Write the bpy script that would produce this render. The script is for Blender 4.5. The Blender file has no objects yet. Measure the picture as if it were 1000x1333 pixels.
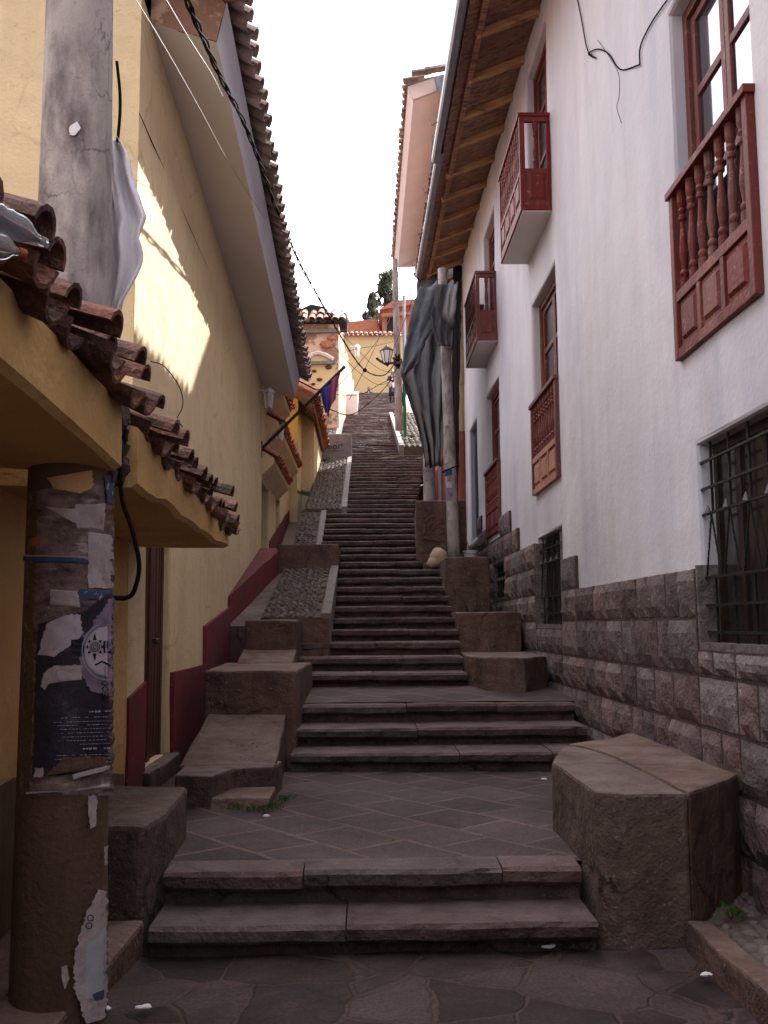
import bpy, math, random
from mathutils import Vector, Matrix, noise as mnoise
R = math.radians
random.seed(7)
sc = bpy.context.scene
col = sc.collection

# ---------------------------------------------------------------- camera
EYE = 1.6; PITCH = R(6.6); YAW = R(1.13); ROLL = R(0.4); F = 1270.0
cam_d = bpy.data.cameras.new("camera"); cam = bpy.data.objects.new("camera", cam_d); col.objects.link(cam)
cam_d.sensor_fit = 'VERTICAL'; cam_d.sensor_height = 36.0; cam_d.lens = 36.0 * F / 1333.0
cam_d.clip_start = 0.05; cam_d.clip_end = 2000
cam.location = (0, 0, EYE)
cam.rotation_euler = (Matrix.Rotation(-YAW, 3, 'Z') @ Matrix.Rotation(R(90) + PITCH, 3, 'X') @ Matrix.Rotation(-ROLL, 3, 'Z')).to_euler()
sc.camera = cam

# ---------------------------------------------------------------- sky, sun, exposure
SUN_D = Vector((1.0, 1.85, 1.76)).normalized()        # towards the sun
elev = math.asin(SUN_D.z); azi = math.atan2(SUN_D.x, SUN_D.y)
w = bpy.data.worlds.new("World"); sc.world = w; w.use_nodes = True
nt = w.node_tree; nt.nodes.clear()
sky = nt.nodes.new("ShaderNodeTexSky"); sky.sky_type = 'NISHITA'; sky.sun_disc = False
sky.sun_elevation = elev; sky.sun_rotation = azi; sky.altitude = 3300; sky.air_density = 1.0; sky.dust_density = 1.5
tc = nt.nodes.new("ShaderNodeTexCoord"); mp = nt.nodes.new("ShaderNodeMapping"); mp.inputs['Scale'].default_value = (1.2, 1.2, 3.0)
nz = nt.nodes.new("ShaderNodeTexNoise"); nz.inputs['Scale'].default_value = 2.2; nz.inputs['Detail'].default_value = 8; nz.inputs['Roughness'].default_value = .55
cr = nt.nodes.new("ShaderNodeValToRGB"); cr.color_ramp.elements[0].position = .22; cr.color_ramp.elements[1].position = .38
mix = nt.nodes.new("ShaderNodeMixRGB"); mix.inputs['Color2'].default_value = (9.2, 8.8, 9.2, 1)
bg = nt.nodes.new("ShaderNodeBackground"); bg.inputs['Strength'].default_value = 0.10
out = nt.nodes.new("ShaderNodeOutputWorld")
L = nt.links.new
L(tc.outputs['Generated'], mp.inputs[0]); L(mp.outputs[0], nz.inputs['Vector']); L(nz.outputs['Fac'], cr.inputs[0])
L(cr.outputs[0], mix.inputs['Fac']); L(sky.outputs[0], mix.inputs['Color1']); dt = nt.nodes.new("ShaderNodeVectorMath"); dt.operation = 'DOT_PRODUCT'; dt.inputs[1].default_value = SUN_D   # veil of cloud, brightest round the sun
nrm_ = nt.nodes.new("ShaderNodeVectorMath"); nrm_.operation = 'NORMALIZE'; L(tc.outputs['Generated'], nrm_.inputs[0]); L(nrm_.outputs[0], dt.inputs[0])
mr_ = nt.nodes.new("ShaderNodeMapRange"); mr_.inputs['From Min'].default_value = -.5; mr_.inputs['From Max'].default_value = 1.0; mr_.inputs['To Min'].default_value = .28; mr_.inputs['To Max'].default_value = 1.75
L(dt.outputs['Value'], mr_.inputs['Value']); sc_ = nt.nodes.new("ShaderNodeVectorMath"); sc_.operation = 'SCALE'
L(mix.outputs[0], sc_.inputs[0]); L(mr_.outputs[0], sc_.inputs['Scale']); L(sc_.outputs[0], bg.inputs['Color']); L(bg.outputs[0], out.inputs[0])
sd = bpy.data.lights.new("sun", 'SUN'); sd.energy = 5.0; sd.angle = R(0.5); sd.color = (1, .95, .87)
sun = bpy.data.objects.new("sun", sd); col.objects.link(sun); sun.location = (10, 5, 30)
sun.rotation_euler = SUN_D.to_track_quat('Z', 'Y').to_euler()
sc.view_settings.view_transform = 'Standard'; sc.view_settings.look = 'None'
sc.view_settings.exposure = 1.58; sc.view_settings.gamma = 1.0
sc.view_settings.use_curve_mapping = False
sc.cycles.max_bounces = 8; sc.cycles.diffuse_bounces = 4; sc.cycles.transparent_max_bounces = 12

# ---------------------------------------------------------------- measuring helpers (photo ray -> point on a real plane)
def ray(px, py):
    x = (px - 500.) / F; z = (666.5 - py) / F
    c, s = math.cos(ROLL), math.sin(ROLL)
    X = x * c + z * s; Z = -x * s + z * c
    Y = math.cos(PITCH) - Z * math.sin(PITCH); Zw = math.sin(PITCH) + Z * math.cos(PITCH)
    cy, sy = math.cos(YAW), math.sin(YAW)
    return (X * cy + Y * sy, -X * sy + Y * cy, Zw)
def onX(px, py, X):
    d = ray(px, py); t = X / d[0]; return Vector((X, d[1] * t, EYE + d[2] * t))
def onY(px, py, Y):
    d = ray(px, py); t = Y / d[1]; return Vector((d[0] * t, Y, EYE + d[2] * t))
def onZ(px, py, Z):
    d = ray(px, py); t = (Z - EYE) / d[2]; return Vector((d[0] * t, d[1] * t, Z))

# ---------------------------------------------------------------- materials
MATS = {}
def mk(name, c1, c2, scale=3.0, rough=.85, bump=.25, bscale=40, stretch=(1, 1, 1), island=0.0, spec=.3,
       metal=0, c3=None, s3=1.2, t3=(.55, .7), detail=8, coat=0, bump2=0, b2scale=5, alpha=None, speck=None, streak=None, satr=(.9, 1.1), crack=None, objr=0, wear=None):
    m = bpy.data.materials.new(name); m.use_nodes = True; n = m.node_tree; N = n.nodes; l = n.links.new
    b = N['Principled BSDF']; b.inputs['Roughness'].default_value = rough; b.inputs['Metallic'].default_value = metal
    b.inputs['Specular IOR Level'].default_value = spec; b.inputs['Coat Weight'].default_value = coat
    t = N.new('ShaderNodeTexCoord'); mp = N.new('ShaderNodeMapping'); mp.inputs['Scale'].default_value = stretch
    l(t.outputs['Object'], mp.inputs[0])
    nz = N.new('ShaderNodeTexNoise'); nz.inputs['Scale'].default_value = scale; nz.inputs['Detail'].default_value = detail; nz.inputs['Roughness'].default_value = .62
    l(mp.outputs[0], nz.inputs['Vector'])
    r = N.new('ShaderNodeValToRGB'); r.color_ramp.elements[0].position = .32; r.color_ramp.elements[1].position = .68
    r.color_ramp.elements[0].color = (*c1, 1); r.color_ramp.elements[1].color = (*c2, 1)
    l(nz.outputs['Fac'], r.inputs[0]); out = r.outputs[0]
    if c3:
        n3 = N.new('ShaderNodeTexNoise'); n3.inputs['Scale'].default_value = s3; n3.inputs['Detail'].default_value = 10; n3.inputs['Roughness'].default_value = .65
        l(mp.outputs[0], n3.inputs['Vector'])
        r3 = N.new('ShaderNodeValToRGB'); r3.color_ramp.elements[0].position = t3[0]; r3.color_ramp.elements[1].position = t3[1]
        l(n3.outputs['Fac'], r3.inputs[0])
        mx = N.new('ShaderNodeMixRGB'); mx.inputs['Color2'].default_value = (*c3, 1)
        l(r3.outputs[0], mx.inputs['Fac']); l(out, mx.inputs['Color1']); out = mx.outputs[0]
    if crack:
        wv = N.new('ShaderNodeVectorMath'); wv.operation = 'MULTIPLY_ADD'; wv.inputs[1].default_value = (.35, .35, .35); l(nz.outputs['Color'], wv.inputs[0]); l(t.outputs['Object'], wv.inputs[2])
        vc = N.new('ShaderNodeTexVoronoi'); vc.feature = 'DISTANCE_TO_EDGE'; vc.inputs['Scale'].default_value = crack[1]; l(wv.outputs[0], vc.inputs['Vector'])
        rc = N.new('ShaderNodeValToRGB'); rc.color_ramp.elements[0].position = 0; rc.color_ramp.elements[1].position = .022; rc.color_ramp.elements[0].color = (1, 1, 1, 1); rc.color_ramp.elements[1].color = (0, 0, 0, 1)
        l(vc.outputs['Distance'], rc.inputs[0]); nm = N.new('ShaderNodeTexNoise'); nm.inputs['Scale'].default_value = 2.3; l(t.outputs['Object'], nm.inputs['Vector'])
        rm = N.new('ShaderNodeValToRGB'); rm.color_ramp.elements[0].position = .45; rm.color_ramp.elements[1].position = .6; l(nm.outputs['Fac'], rm.inputs[0])
        mc = N.new('ShaderNodeMath'); mc.operation = 'MULTIPLY'; l(rc.outputs[0], mc.inputs[0]); l(rm.outputs[0], mc.inputs[1])
        mxc = N.new('ShaderNodeMixRGB'); mxc.inputs['Color2'].default_value = (*crack[0], 1); l(mc.outputs[0], mxc.inputs['Fac']); l(out, mxc.inputs['Color1']); out = mxc.outputs[0]
    if speck:
        vs = N.new('ShaderNodeTexNoise'); vs.inputs['Scale'].default_value = speck[1]; vs.inputs['Detail'].default_value = 3; vs.inputs['Roughness'].default_value = .8
        l(t.outputs['Object'], vs.inputs['Vector'])
        rs = N.new('ShaderNodeValToRGB'); rs.color_ramp.elements[0].position = .60; rs.color_ramp.elements[1].position = .72
        l(vs.outputs['Fac'], rs.inputs[0]); mxs = N.new('ShaderNodeMixRGB'); mxs.inputs['Color2'].default_value = (*speck[0], 1)
        l(rs.outputs[0], mxs.inputs['Fac']); l(out, mxs.inputs['Color1']); out = mxs.outputs[0]
    if streak:
        sp = N.new('ShaderNodeMapping'); sp.inputs['Scale'].default_value = (2.2, 2.2, .22); l(t.outputs['Object'], sp.inputs[0])
        vs = N.new('ShaderNodeTexNoise'); vs.inputs['Scale'].default_value = 1.5; vs.inputs['Detail'].default_value = 8; vs.inputs['Roughness'].default_value = .6
        l(sp.outputs[0], vs.inputs['Vector'])
        rs = N.new('ShaderNodeValToRGB'); rs.color_ramp.elements[0].position = .52; rs.color_ramp.elements[1].position = .86
        l(vs.outputs['Fac'], rs.inputs[0]); mxs = N.new('ShaderNodeMixRGB'); mxs.inputs['Color2'].default_value = (*streak, 1)
        l(rs.outputs[0], mxs.inputs['Fac']); l(out, mxs.inputs['Color1']); out = mxs.outputs[0]
    if island:
        g = N.new('ShaderNodeNewGeometry'); mr = N.new('ShaderNodeMapRange')
        mr.inputs['To Min'].default_value = 1 - island; mr.inputs['To Max'].default_value = 1 + island
        l(g.outputs['Random Per Island'], mr.inputs['Value'])
        hs = N.new('ShaderNodeHueSaturation'); l(mr.outputs[0], hs.inputs['Value']); l(out, hs.inputs['Color'])
        mr2 = N.new('ShaderNodeMapRange'); mr2.inputs['To Min'].default_value = satr[0]; mr2.inputs['To Max'].default_value = satr[1]
        mth = N.new('ShaderNodeMath'); mth.operation = 'FRACT'; ml = N.new('ShaderNodeMath'); ml.operation = 'MULTIPLY'; ml.inputs[1].default_value = 17.3
        l(g.outputs['Random Per Island'], ml.inputs[0]); l(ml.outputs[0], mth.inputs[0]); l(mth.outputs[0], mr2.inputs['Value']); l(mr2.outputs[0], hs.inputs['Saturation'])
        out = hs.outputs[0]
    if wear:
        gw = N.new('ShaderNodeNewGeometry'); sx = N.new('ShaderNodeSeparateXYZ'); l(gw.outputs['Normal'], sx.inputs[0])
        nw = N.new('ShaderNodeTexNoise'); nw.inputs['Scale'].default_value = 2.2; nw.inputs['Detail'].default_value = 9; nw.inputs['Roughness'].default_value = .7; l(t.outputs['Object'], nw.inputs['Vector'])
        rw = N.new('ShaderNodeValToRGB'); rw.color_ramp.elements[0].position = .38; rw.color_ramp.elements[1].position = .68; l(nw.outputs['Fac'], rw.inputs[0])
        mz = N.new('ShaderNodeMapRange'); mz.inputs['From Min'].default_value = .5; mz.inputs['From Max'].default_value = .95; l(sx.outputs['Z'], mz.inputs['Value'])
        mm = N.new('ShaderNodeMath'); mm.operation = 'MULTIPLY'; l(rw.outputs[0], mm.inputs[0]); l(mz.outputs[0], mm.inputs[1])
        mw = N.new('ShaderNodeMixRGB'); mw.inputs['Color2'].default_value = (*wear, 1); l(mm.outputs[0], mw.inputs['Fac']); l(out, mw.inputs['Color1']); out = mw.outputs[0]
    if objr:
        oi = N.new('ShaderNodeObjectInfo'); mo = N.new('ShaderNodeMapRange'); mo.inputs['To Min'].default_value = 1 - objr; mo.inputs['To Max'].default_value = 1 + objr; l(oi.outputs['Random'], mo.inputs['Value'])
        ho = N.new('ShaderNodeHueSaturation'); l(mo.outputs[0], ho.inputs['Value']); l(out, ho.inputs['Color'])
        fo = N.new('ShaderNodeMath'); fo.operation = 'MULTIPLY'; fo.inputs[1].default_value = 23.7; l(oi.outputs['Random'], fo.inputs[0]); fr_ = N.new('ShaderNodeMath'); fr_.operation = 'FRACT'; l(fo.outputs[0], fr_.inputs[0])
        ms = N.new('ShaderNodeMapRange'); ms.inputs['To Min'].default_value = .85; ms.inputs['To Max'].default_value = 1.25; l(fr_.outputs[0], ms.inputs['Value']); l(ms.outputs[0], ho.inputs['Saturation']); out = ho.outputs[0]
    l(out, b.inputs['Base Color'])
    n2 = N.new('ShaderNodeTexNoise'); n2.inputs['Scale'].default_value = bscale; n2.inputs['Detail'].default_value = 6
    l(t.outputs['Object'], n2.inputs['Vector'])
    bp = N.new('ShaderNodeBump'); bp.inputs['Strength'].default_value = bump; bp.inputs['Distance'].default_value = .02
    l(n2.outputs['Fac'], bp.inputs['Height'])
    if bump2:
        n4 = N.new('ShaderNodeTexNoise'); n4.inputs['Scale'].default_value = b2scale; n4.inputs['Detail'].default_value = 4
        l(t.outputs['Object'], n4.inputs['Vector'])
        bp2 = N.new('ShaderNodeBump'); bp2.inputs['Strength'].default_value = bump2; bp2.inputs['Distance'].default_value = .1
        l(n4.outputs['Fac'], bp2.inputs['Height']); l(bp2.outputs[0], bp.inputs['Normal'])
    l(bp.outputs[0], b.inputs['Normal'])
    if alpha is not None: b.inputs['Alpha'].default_value = alpha
    MATS[name] = m
    return m
M = {}
M['plaster_white'] = mk('white_plaster', (.53, .52, .57), (.63, .61, .65), scale=1.6, stretch=(1, 1, .28), bump=.2, bscale=30, c3=(.43, .43, .50), s3=1.1, t3=(.48, .7), bump2=.3, b2scale=1.5, streak=(.53, .49, .50), speck=((.52, .50, .54), 9))
M['plaster_yellow'] = mk('yellow_plaster', (.60, .465, .275), (.68, .53, .325), scale=1.3, bump=.3, bscale=45, speck=((.50, .38, .22), 14), crack=((.47, .36, .20), 1.1), streak=(.50, .39, .245), c3=(.48, .38, .23), s3=1.0, t3=(.55, .8), bump2=.35, b2scale=2.5)
M['plaster_ochre'] = mk('ochre_plaster', (.52, .32, .12), (.60, .38, .15), scale=2.2, bump=.4, bscale=35, c3=(.38, .23, .10), s3=1.6, t3=(.5, .8), bump2=.5, b2scale=3)
M['plaster_orange'] = mk('orange_plaster', (.62, .34, .07), (.70, .40, .10), scale=2, bump=.2)
M['plaster_grey'] = mk('grey_soffit', (.62, .58, .56), (.68, .64, .62), scale=1.5, bump=.12, bscale=30)
M['fascia_grey'] = mk('pale_grey_fascia', (.52, .50, .55), (.58, .56, .61), scale=1.5, bump=.12, bscale=30)
M['plaster_pink'] = mk('pink_plaster', (.60, .49, .46), (.66, .55, .52), scale=1.5, bump=.15)
M['dado'] = mk('dark_red_paint', (.12, .012, .018), (.16, .02, .026), scale=3, rough=.8, bump=.3, bscale=50, c3=(.08, .035, .035), s3=2, t3=(.5, .72), speck=((.20, .08, .075), 18))
M['stone'] = mk('andesite', (.045, .029, .027), (.105, .070, .064), scale=5, bump=.6, bscale=55, island=.3, satr=(.7, 1.25), crack=((.02, .013, .012), 1.2), wear=(.15, .108, .104), speck=((.19, .15, .14), 38), c3=(.15, .105, .09), s3=2, t3=(.55, .85), bump2=.5, b2scale=9)
M['ashlar'] = mk('rough_ashlar', (.088, .062, .062), (.172, .130, .126), scale=7, speck=((.26, .225, .22), 20), satr=(.6, 1.4), bump=.7, bscale=45, island=.36, c3=(.07, .045, .042), s3=5, t3=(.5, .8), bump2=.35, b2scale=12)
M['mortar'] = mk('mortar', (.045, .03, .026), (.09, .062, .052), scale=8, bump=.8, bscale=50)
M['block'] = mk('hewn_block', (.075, .046, .038), (.135, .09, .073), scale=2.6, bump=.5, bscale=60, crack=((.025, .016, .014), 1.4), objr=.22, wear=(.19, .145, .13), speck=((.22, .16, .14), 26), c3=(.045, .03, .03), s3=1.6, t3=(.48, .7), bump2=.4, b2scale=8, stretch=(1.6, 1.6, .6))
M['tile_grey'] = mk('greyed_clay_tile', (.27, .20, .185), (.40, .31, .285), scale=9, bump=.5, bscale=60, island=.3, c3=(.13, .10, .095), s3=5, t3=(.45, .7))
M['tile'] = mk('clay_tile', (.20, .085, .055), (.34, .16, .11), scale=9, bump=.6, bscale=60, island=.3, c3=(.09, .055, .045), s3=5, t3=(.45, .7))
M['tile_old'] = mk('dark_mossy_tile', (.11, .048, .036), (.24, .11, .08), scale=10, bump=.9, bscale=50, island=.35, c3=(.05, .035, .03), s3=6, t3=(.46, .66), speck=((.30, .24, .20), 22))
M['tile_red'] = mk('new_red_tile', (.30, .09, .05), (.42, .14, .08), scale=9, bump=.4, island=.25, c3=(.16, .06, .045), s3=6, t3=(.5, .8))
M['wood_red'] = mk('red_painted_wood', (.105, .026, .024), (.155, .04, .036), scale=5, rough=.6, bump=.3, bscale=30, stretch=(1, 1, .15), spec=.3, objr=.03, c3=(.27, .12, .09), s3=3, t3=(.55, .75), speck=((.30, .17, .13), 16))
M['wood_pale'] = mk('faded_red_wood', (.32, .14, .10), (.43, .22, .15), scale=6, rough=.6, bump=.3, stretch=(1, .3, 1), c3=(.25, .08, .06), s3=4, t3=(.5, .7))
M['wood_door'] = mk('dark_door_wood', (.055, .016, .012), (.10, .028, .02), scale=8, rough=.5, bump=.5, stretch=(3, 3, .3), spec=.35)
M['rafter'] = mk('old_rafter_wood', (.34, .175, .09), (.52, .29, .15), scale=4, bump=.6, bscale=20, stretch=(.5, 3, 3), c3=(.07, .03, .02), s3=3, t3=(.5, .75))
M['boards'] = mk('cane_boards', (.13, .065, .042), (.34, .18, .11), scale=6, bump=1, bscale=18, stretch=(.5, 6, 6), c3=(.03, .018, .015), s3=2, t3=(.5, .7))
M['wood_dark'] = mk('old_dark_wood', (.012, .006, .005), (.03, .014, .011), scale=8, rough=.5, bump=.3)
M['metal_grey'] = mk('zinc_gutter', (.17, .18, .21), (.25, .26, .30), scale=4, rough=.45, metal=.6, bump=.1)
M['iron'] = mk('black_iron', (.012, .012, .015), (.03, .028, .03), scale=20, rough=.5, metal=.4, bump=.2)
M['iron_rust'] = mk('rusty_iron', (.05, .03, .025), (.11, .07, .055), scale=12, rough=.7, metal=.3, bump=.3)
M['concrete'] = mk('weathered_concrete', (.30, .265, .25), (.40, .355, .335), scale=4, stretch=(1.4, 1.4, .5), bump=.25, bscale=70, c3=(.13, .105, .11), s3=3.4, t3=(.46, .64), crack=((.08, .06, .06), 3.5), speck=((.20, .17, .17), 30))
M['concrete_dirty'] = mk('grimy_concrete', (.085, .05, .03), (.15, .095, .06), scale=4, stretch=(1, 1, .3), bump=.5, bscale=40, c3=(.05, .028, .018), s3=2.2, t3=(.45, .7))
M['cable'] = mk('black_cable', (.008, .008, .01), (.014, .014, .016), rough=1, bump=0, spec=.05)
M['cable_grey'] = mk('steel_wire', (.12, .11, .11), (.16, .15, .15), rough=.5, bump=0)
M['cloth_white'] = mk('white_cloth', (.64, .62, .66), (.74, .72, .75), scale=5, rough=.95, bump=.3, bscale=90, c3=(.42, .39, .42), s3=3)
M['net'] = mk('grey_shade_net', (.03, .033, .042), (.11, .112, .13), scale=9, stretch=(1.5, 1.5, .35), rough=.95, bump=.5, bscale=120, c3=(.17, .155, .15), s3=2, t3=(.45, .7))
M['net_blue'] = mk('blue_grey_net', (.085, .098, .122), (.16, .178, .21), scale=9, rough=.95, bump=.3, bscale=100)
M['pebble'] = mk('set_cobbles', (.07, .055, .05), (.15, .125, .11), scale=8, bump=.3, bscale=60, island=.35)
M['kerb'] = mk('kerb_stone', (.12, .10, .105), (.20, .17, .17), scale=6, bump=.5, bscale=60, island=.1)
M['adobe'] = mk('peeling_adobe', (.50, .33, .23), (.60, .42, .30), scale=2, bump=.5, c3=(.27, .15, .10), s3=1.1, t3=(.48, .52), bump2=.5, b2scale=4)
M['yellow_far'] = mk('bright_yellow_plaster', (.55, .40, .21), (.60, .44, .24), scale=2, bump=.2)
M['leaf'] = mk('eucalyptus_leaf', (.03, .045, .03), (.07, .09, .055), scale=2, rough=.7, bump=0, island=.4)
M['grass'] = mk('weed_green', (.05, .09, .02), (.09, .15, .04), scale=5, bump=0, island=.3)
M['bark'] = mk('bark', (.12, .09, .07), (.2, .16, .13), scale=6, bump=.5)
M['earth'] = mk('packed_earth', (.12, .09, .07), (.2, .15, .12), scale=1.5, bump=.5)
M['sack'] = mk('tan_sack', (.32, .24, .16), (.42, .32, .22), scale=6, rough=.95, bump=.5)
M['white'] = mk('white_paint', (.7, .7, .72), (.8, .8, .8), scale=6, rough=.6, bump=.1)
M['paper'] = mk('torn_paper', (.32, .27, .28), (.46, .40, .40), scale=12, rough=.9, bump=.5, bscale=30, c3=(.25, .18, .16), s3=9, t3=(.55, .7))
M['paper_blue'] = mk('blue_print', (.025, .045, .09), (.05, .09, .16), scale=20, rough=.7, bump=.1, c3=(.4, .42, .45), s3=18, t3=(.6, .64))
M['paper_dark'] = mk('dark_poster', (.010, .008, .012), (.035, .026, .045), scale=6, rough=.5, bump=.3, c3=(.13, .10, .15), s3=4, t3=(.58, .8))
M['paper_mix'] = mk('old_flyers', (.05, .03, .025), (.26, .19, .17), scale=9, rough=.85, bump=.6, c3=(.40, .34, .33), s3=6, t3=(.58, .66), stretch=(1, 1, 2.2))
M['purple'] = mk('purple_print', (.12, .09, .14), (.26, .21, .28), scale=14, rough=.6, bump=0, c3=(.38, .22, .30), s3=9)
M['lilac'] = mk('lilac_print', (.36, .31, .36), (.50, .44, .48), scale=16, rough=.6, bump=0, c3=(.30, .12, .2), s3=22, t3=(.6, .66))
M['ink'] = mk('black_ink', (.006, .005, .008), (.012, .01, .014), rough=.7, bump=0)
M['type'] = mk('pale_type', (.3, .28, .36), (.42, .4, .48), rough=.7, bump=0)
M['red_ink'] = mk('red_spray', (.16, .045, .045), (.15, .07, .065), rough=.8, bump=0, scale=10)
M['orange_ink'] = mk('orange_print', (.35, .08, .02), (.45, .14, .04), rough=.7, bump=0, scale=20)
M['cobalt'] = mk('blue_scrap', (.02, .16, .32), (.05, .25, .42), rough=.6, bump=0)
M['door_blue'] = mk('dark_blue_metal', (.018, .028, .05), (.03, .045, .075), rough=.5, bump=.1)
M['glossy'] = mk('pale_glazed_sheet', (.75, .77, .8), (.82, .84, .87), rough=.12, bump=0, spec=.9)
M['red_brick'] = mk('red_brick_wall', (.33, .11, .07), (.43, .16, .11), scale=8, bump=.5, bscale=30)
M['skin'] = mk('skin', (.28, .15, .09), (.31, .17, .11), rough=.6, bump=0)
M['hair'] = mk('black_hair', (.012, .01, .01), (.02, .015, .013), rough=.5, bump=0)
M['dress'] = mk('dark_coat', (.012, .012, .018), (.03, .025, .035), rough=.9, bump=.1)
M['blouse'] = mk('pale_blouse', (.5, .48, .5), (.6, .58, .6), rough=.9, bump=.1)
M['jeans'] = mk('blue_denim', (.05, .08, .15), (.08, .12, .2), rough=.9, bump=.1)
for k, c in dict(f_red=(.30, .06, .10), f_orange=(.5, .16, .05), f_yellow=(.5, .42, .06), f_green=(.05, .3, .15), f_teal=(.08, .28, .32), f_blue=(.04, .05, .22), f_purple=(.15, .05, .22)).items():
    M[k] = mk(k[2:] + '_cloth', c, tuple(x * 1.15 for x in c), rough=.9, bump=.1)
def glassmat(name, base, rough=.04, spec=.6, ior=1.5, trans=0):
    m = bpy.data.materials.new(name); m.use_nodes = True; b = m.node_tree.nodes['Principled BSDF']
    b.inputs['Base Color'].default_value = (*base, 1); b.inputs['Roughness'].default_value = rough
    b.inputs['IOR'].default_value = ior; b.inputs['Specular IOR Level'].default_value = spec; b.inputs['Transmission Weight'].default_value = trans
    n = m.node_tree.nodes.new('ShaderNodeTexNoise'); n.inputs['Scale'].default_value = 1.2
    bp = m.node_tree.nodes.new('ShaderNodeBump'); bp.inputs['Strength'].default_value = .06
    m.node_tree.links.new(n.outputs['Fac'], bp.inputs['Height']); m.node_tree.links.new(bp.outputs[0], b.inputs['Normal'])
    return m
M['glass'] = glassmat('window_glass', (.02, .02, .025), spec=.9, ior=1.8)
M['glass_dim'] = glassmat('dim_window_glass', (.02, .015, .015), spec=.5, rough=.15)
M['bottle'] = glassmat('clear_plastic', (.82, .86, .92), rough=.12, trans=.85, ior=1.4)
M['lamp_glass'] = glassmat('frosted_glass', (.6, .62, .65), rough=.3)
# paving materials: joints are part of the slab pattern
def paving(name, kind, c1, c2, cj, scale, rot=0, jw=.03, rs=(.62, .7)):
    m = bpy.data.materials.new(name); m.use_nodes = True; n = m.node_tree; N = n.nodes; l = n.links.new
    b = N['Principled BSDF']; b.inputs['Specular IOR Level'].default_value = .18
    t = N.new('ShaderNodeTexCoord'); mp = N.new('ShaderNodeMapping'); mp.inputs['Rotation'].default_value = (0, 0, rot)
    l(t.outputs['Object'], mp.inputs[0])
    wn = N.new('ShaderNodeTexNoise'); wn.inputs['Scale'].default_value = 2.5; wn.inputs['Detail'].default_value = 8
    l(mp.outputs[0], wn.inputs['Vector'])
    vm = N.new('ShaderNodeVectorMath'); vm.operation = 'MULTIPLY_ADD'; vm.inputs[1].default_value = (.22, .22, 0) if kind == 'v' else (.05, .05, 0)
    l(wn.outputs['Color'], vm.inputs[0]); l(mp.outputs[0], vm.inputs[2])
    nz = N.new('ShaderNodeTexNoise'); nz.inputs['Scale'].default_value = 7; nz.inputs['Detail'].default_value = 10; l(t.outputs['Object'], nz.inputs['Vector'])
    if kind == 'v':
        sm = N.new('ShaderNodeVectorMath'); sm.operation = 'MULTIPLY'; sm.inputs[1].default_value = (1, 1, 0); l(vm.outputs[0], sm.inputs[0])
        v = N.new('ShaderNodeTexVoronoi'); v.feature = 'DISTANCE_TO_EDGE'; v.inputs['Scale'].default_value = scale; l(sm.outputs[0], v.inputs['Vector'])
        v2 = N.new('ShaderNodeTexVoronoi'); v2.inputs['Scale'].default_value = scale; l(sm.outputs[0], v2.inputs['Vector'])
        r = N.new('ShaderNodeValToRGB'); r.color_ramp.elements[0].position = jw; r.color_ramp.elements[1].position = jw * 2.6
        l(v.outputs['Distance'], r.inputs[0]); joint = r.outputs[0]; cell = v2.outputs['Color']
    else:
        v = N.new('ShaderNodeTexBrick'); v.inputs['Scale'].default_value = scale; v.inputs['Mortar Size'].default_value = jw
        v.inputs['Brick Width'].default_value = .62; v.inputs['Row Height'].default_value = .5; v.offset = .5
        v.inputs['Mortar Smooth'].default_value = .3
        v.inputs['Color1'].default_value = (.2, .2, .2, 1); v.inputs['Color2'].default_value = (.9, .9, .9, 1); l(vm.outputs[0], v.inputs['Vector'])
        iv = N.new('ShaderNodeMath'); iv.operation = 'SUBTRACT'; iv.inputs[0].default_value = 1; l(v.outputs['Fac'], iv.inputs[1]); joint = iv.outputs[0]; cell = v.outputs['Color']
    r2 = N.new('ShaderNodeValToRGB'); r2.color_ramp.elements[0].position = .3; r2.color_ramp.elements[1].position = .7
    r2.color_ramp.elements[0].color = (*c1, 1); r2.color_ramp.elements[1].color = (*c2, 1)
    sx = N.new('ShaderNodeSeparateColor'); l(cell, sx.inputs[0])
    ad = N.new('ShaderNodeMath'); ad.operation = 'MULTIPLY_ADD'; ad.inputs[1].default_value = .5; l(sx.outputs[0], ad.inputs[0])
    hf = N.new('ShaderNodeMath'); hf.operation = 'MULTIPLY_ADD'; hf.inputs[1].default_value = .9; hf.inputs[2].default_value = -.2; l(nz.outputs['Fac'], hf.inputs[0]); l(hf.outputs[0], ad.inputs[2])
    l(ad.outputs[0], r2.inputs[0])
    mx = N.new('ShaderNodeMixRGB'); mx.inputs['Color1'].default_value = (*cj, 1); l(joint, mx.inputs['Fac']); l(r2.outputs[0], mx.inputs['Color2'])
    ns = N.new('ShaderNodeTexNoise'); ns.inputs['Scale'].default_value = 1.1; ns.inputs['Detail'].default_value = 9; ns.inputs['Roughness'].default_value = .65; l(t.outputs['Object'], ns.inputs['Vector'])
    rn = N.new('ShaderNodeValToRGB'); rn.color_ramp.elements[0].position = .35; rn.color_ramp.elements[1].position = .65; rn.color_ramp.elements[0].color = (.62, .58, .56, 1); rn.color_ramp.elements[1].color = (1.15, 1.12, 1.12, 1)
    l(ns.outputs['Fac'], rn.inputs[0]); mn = N.new('ShaderNodeMixRGB'); mn.blend_type = 'MULTIPLY'; mn.inputs['Fac'].default_value = 1; l(mx.outputs[0], mn.inputs['Color1']); l(rn.outputs[0], mn.inputs['Color2'])
    nf = N.new('ShaderNodeTexNoise'); nf.inputs['Scale'].default_value = 55; nf.inputs['Detail'].default_value = 5; nf.inputs['Roughness'].default_value = .75; l(t.outputs['Object'], nf.inputs['Vector'])
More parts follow.
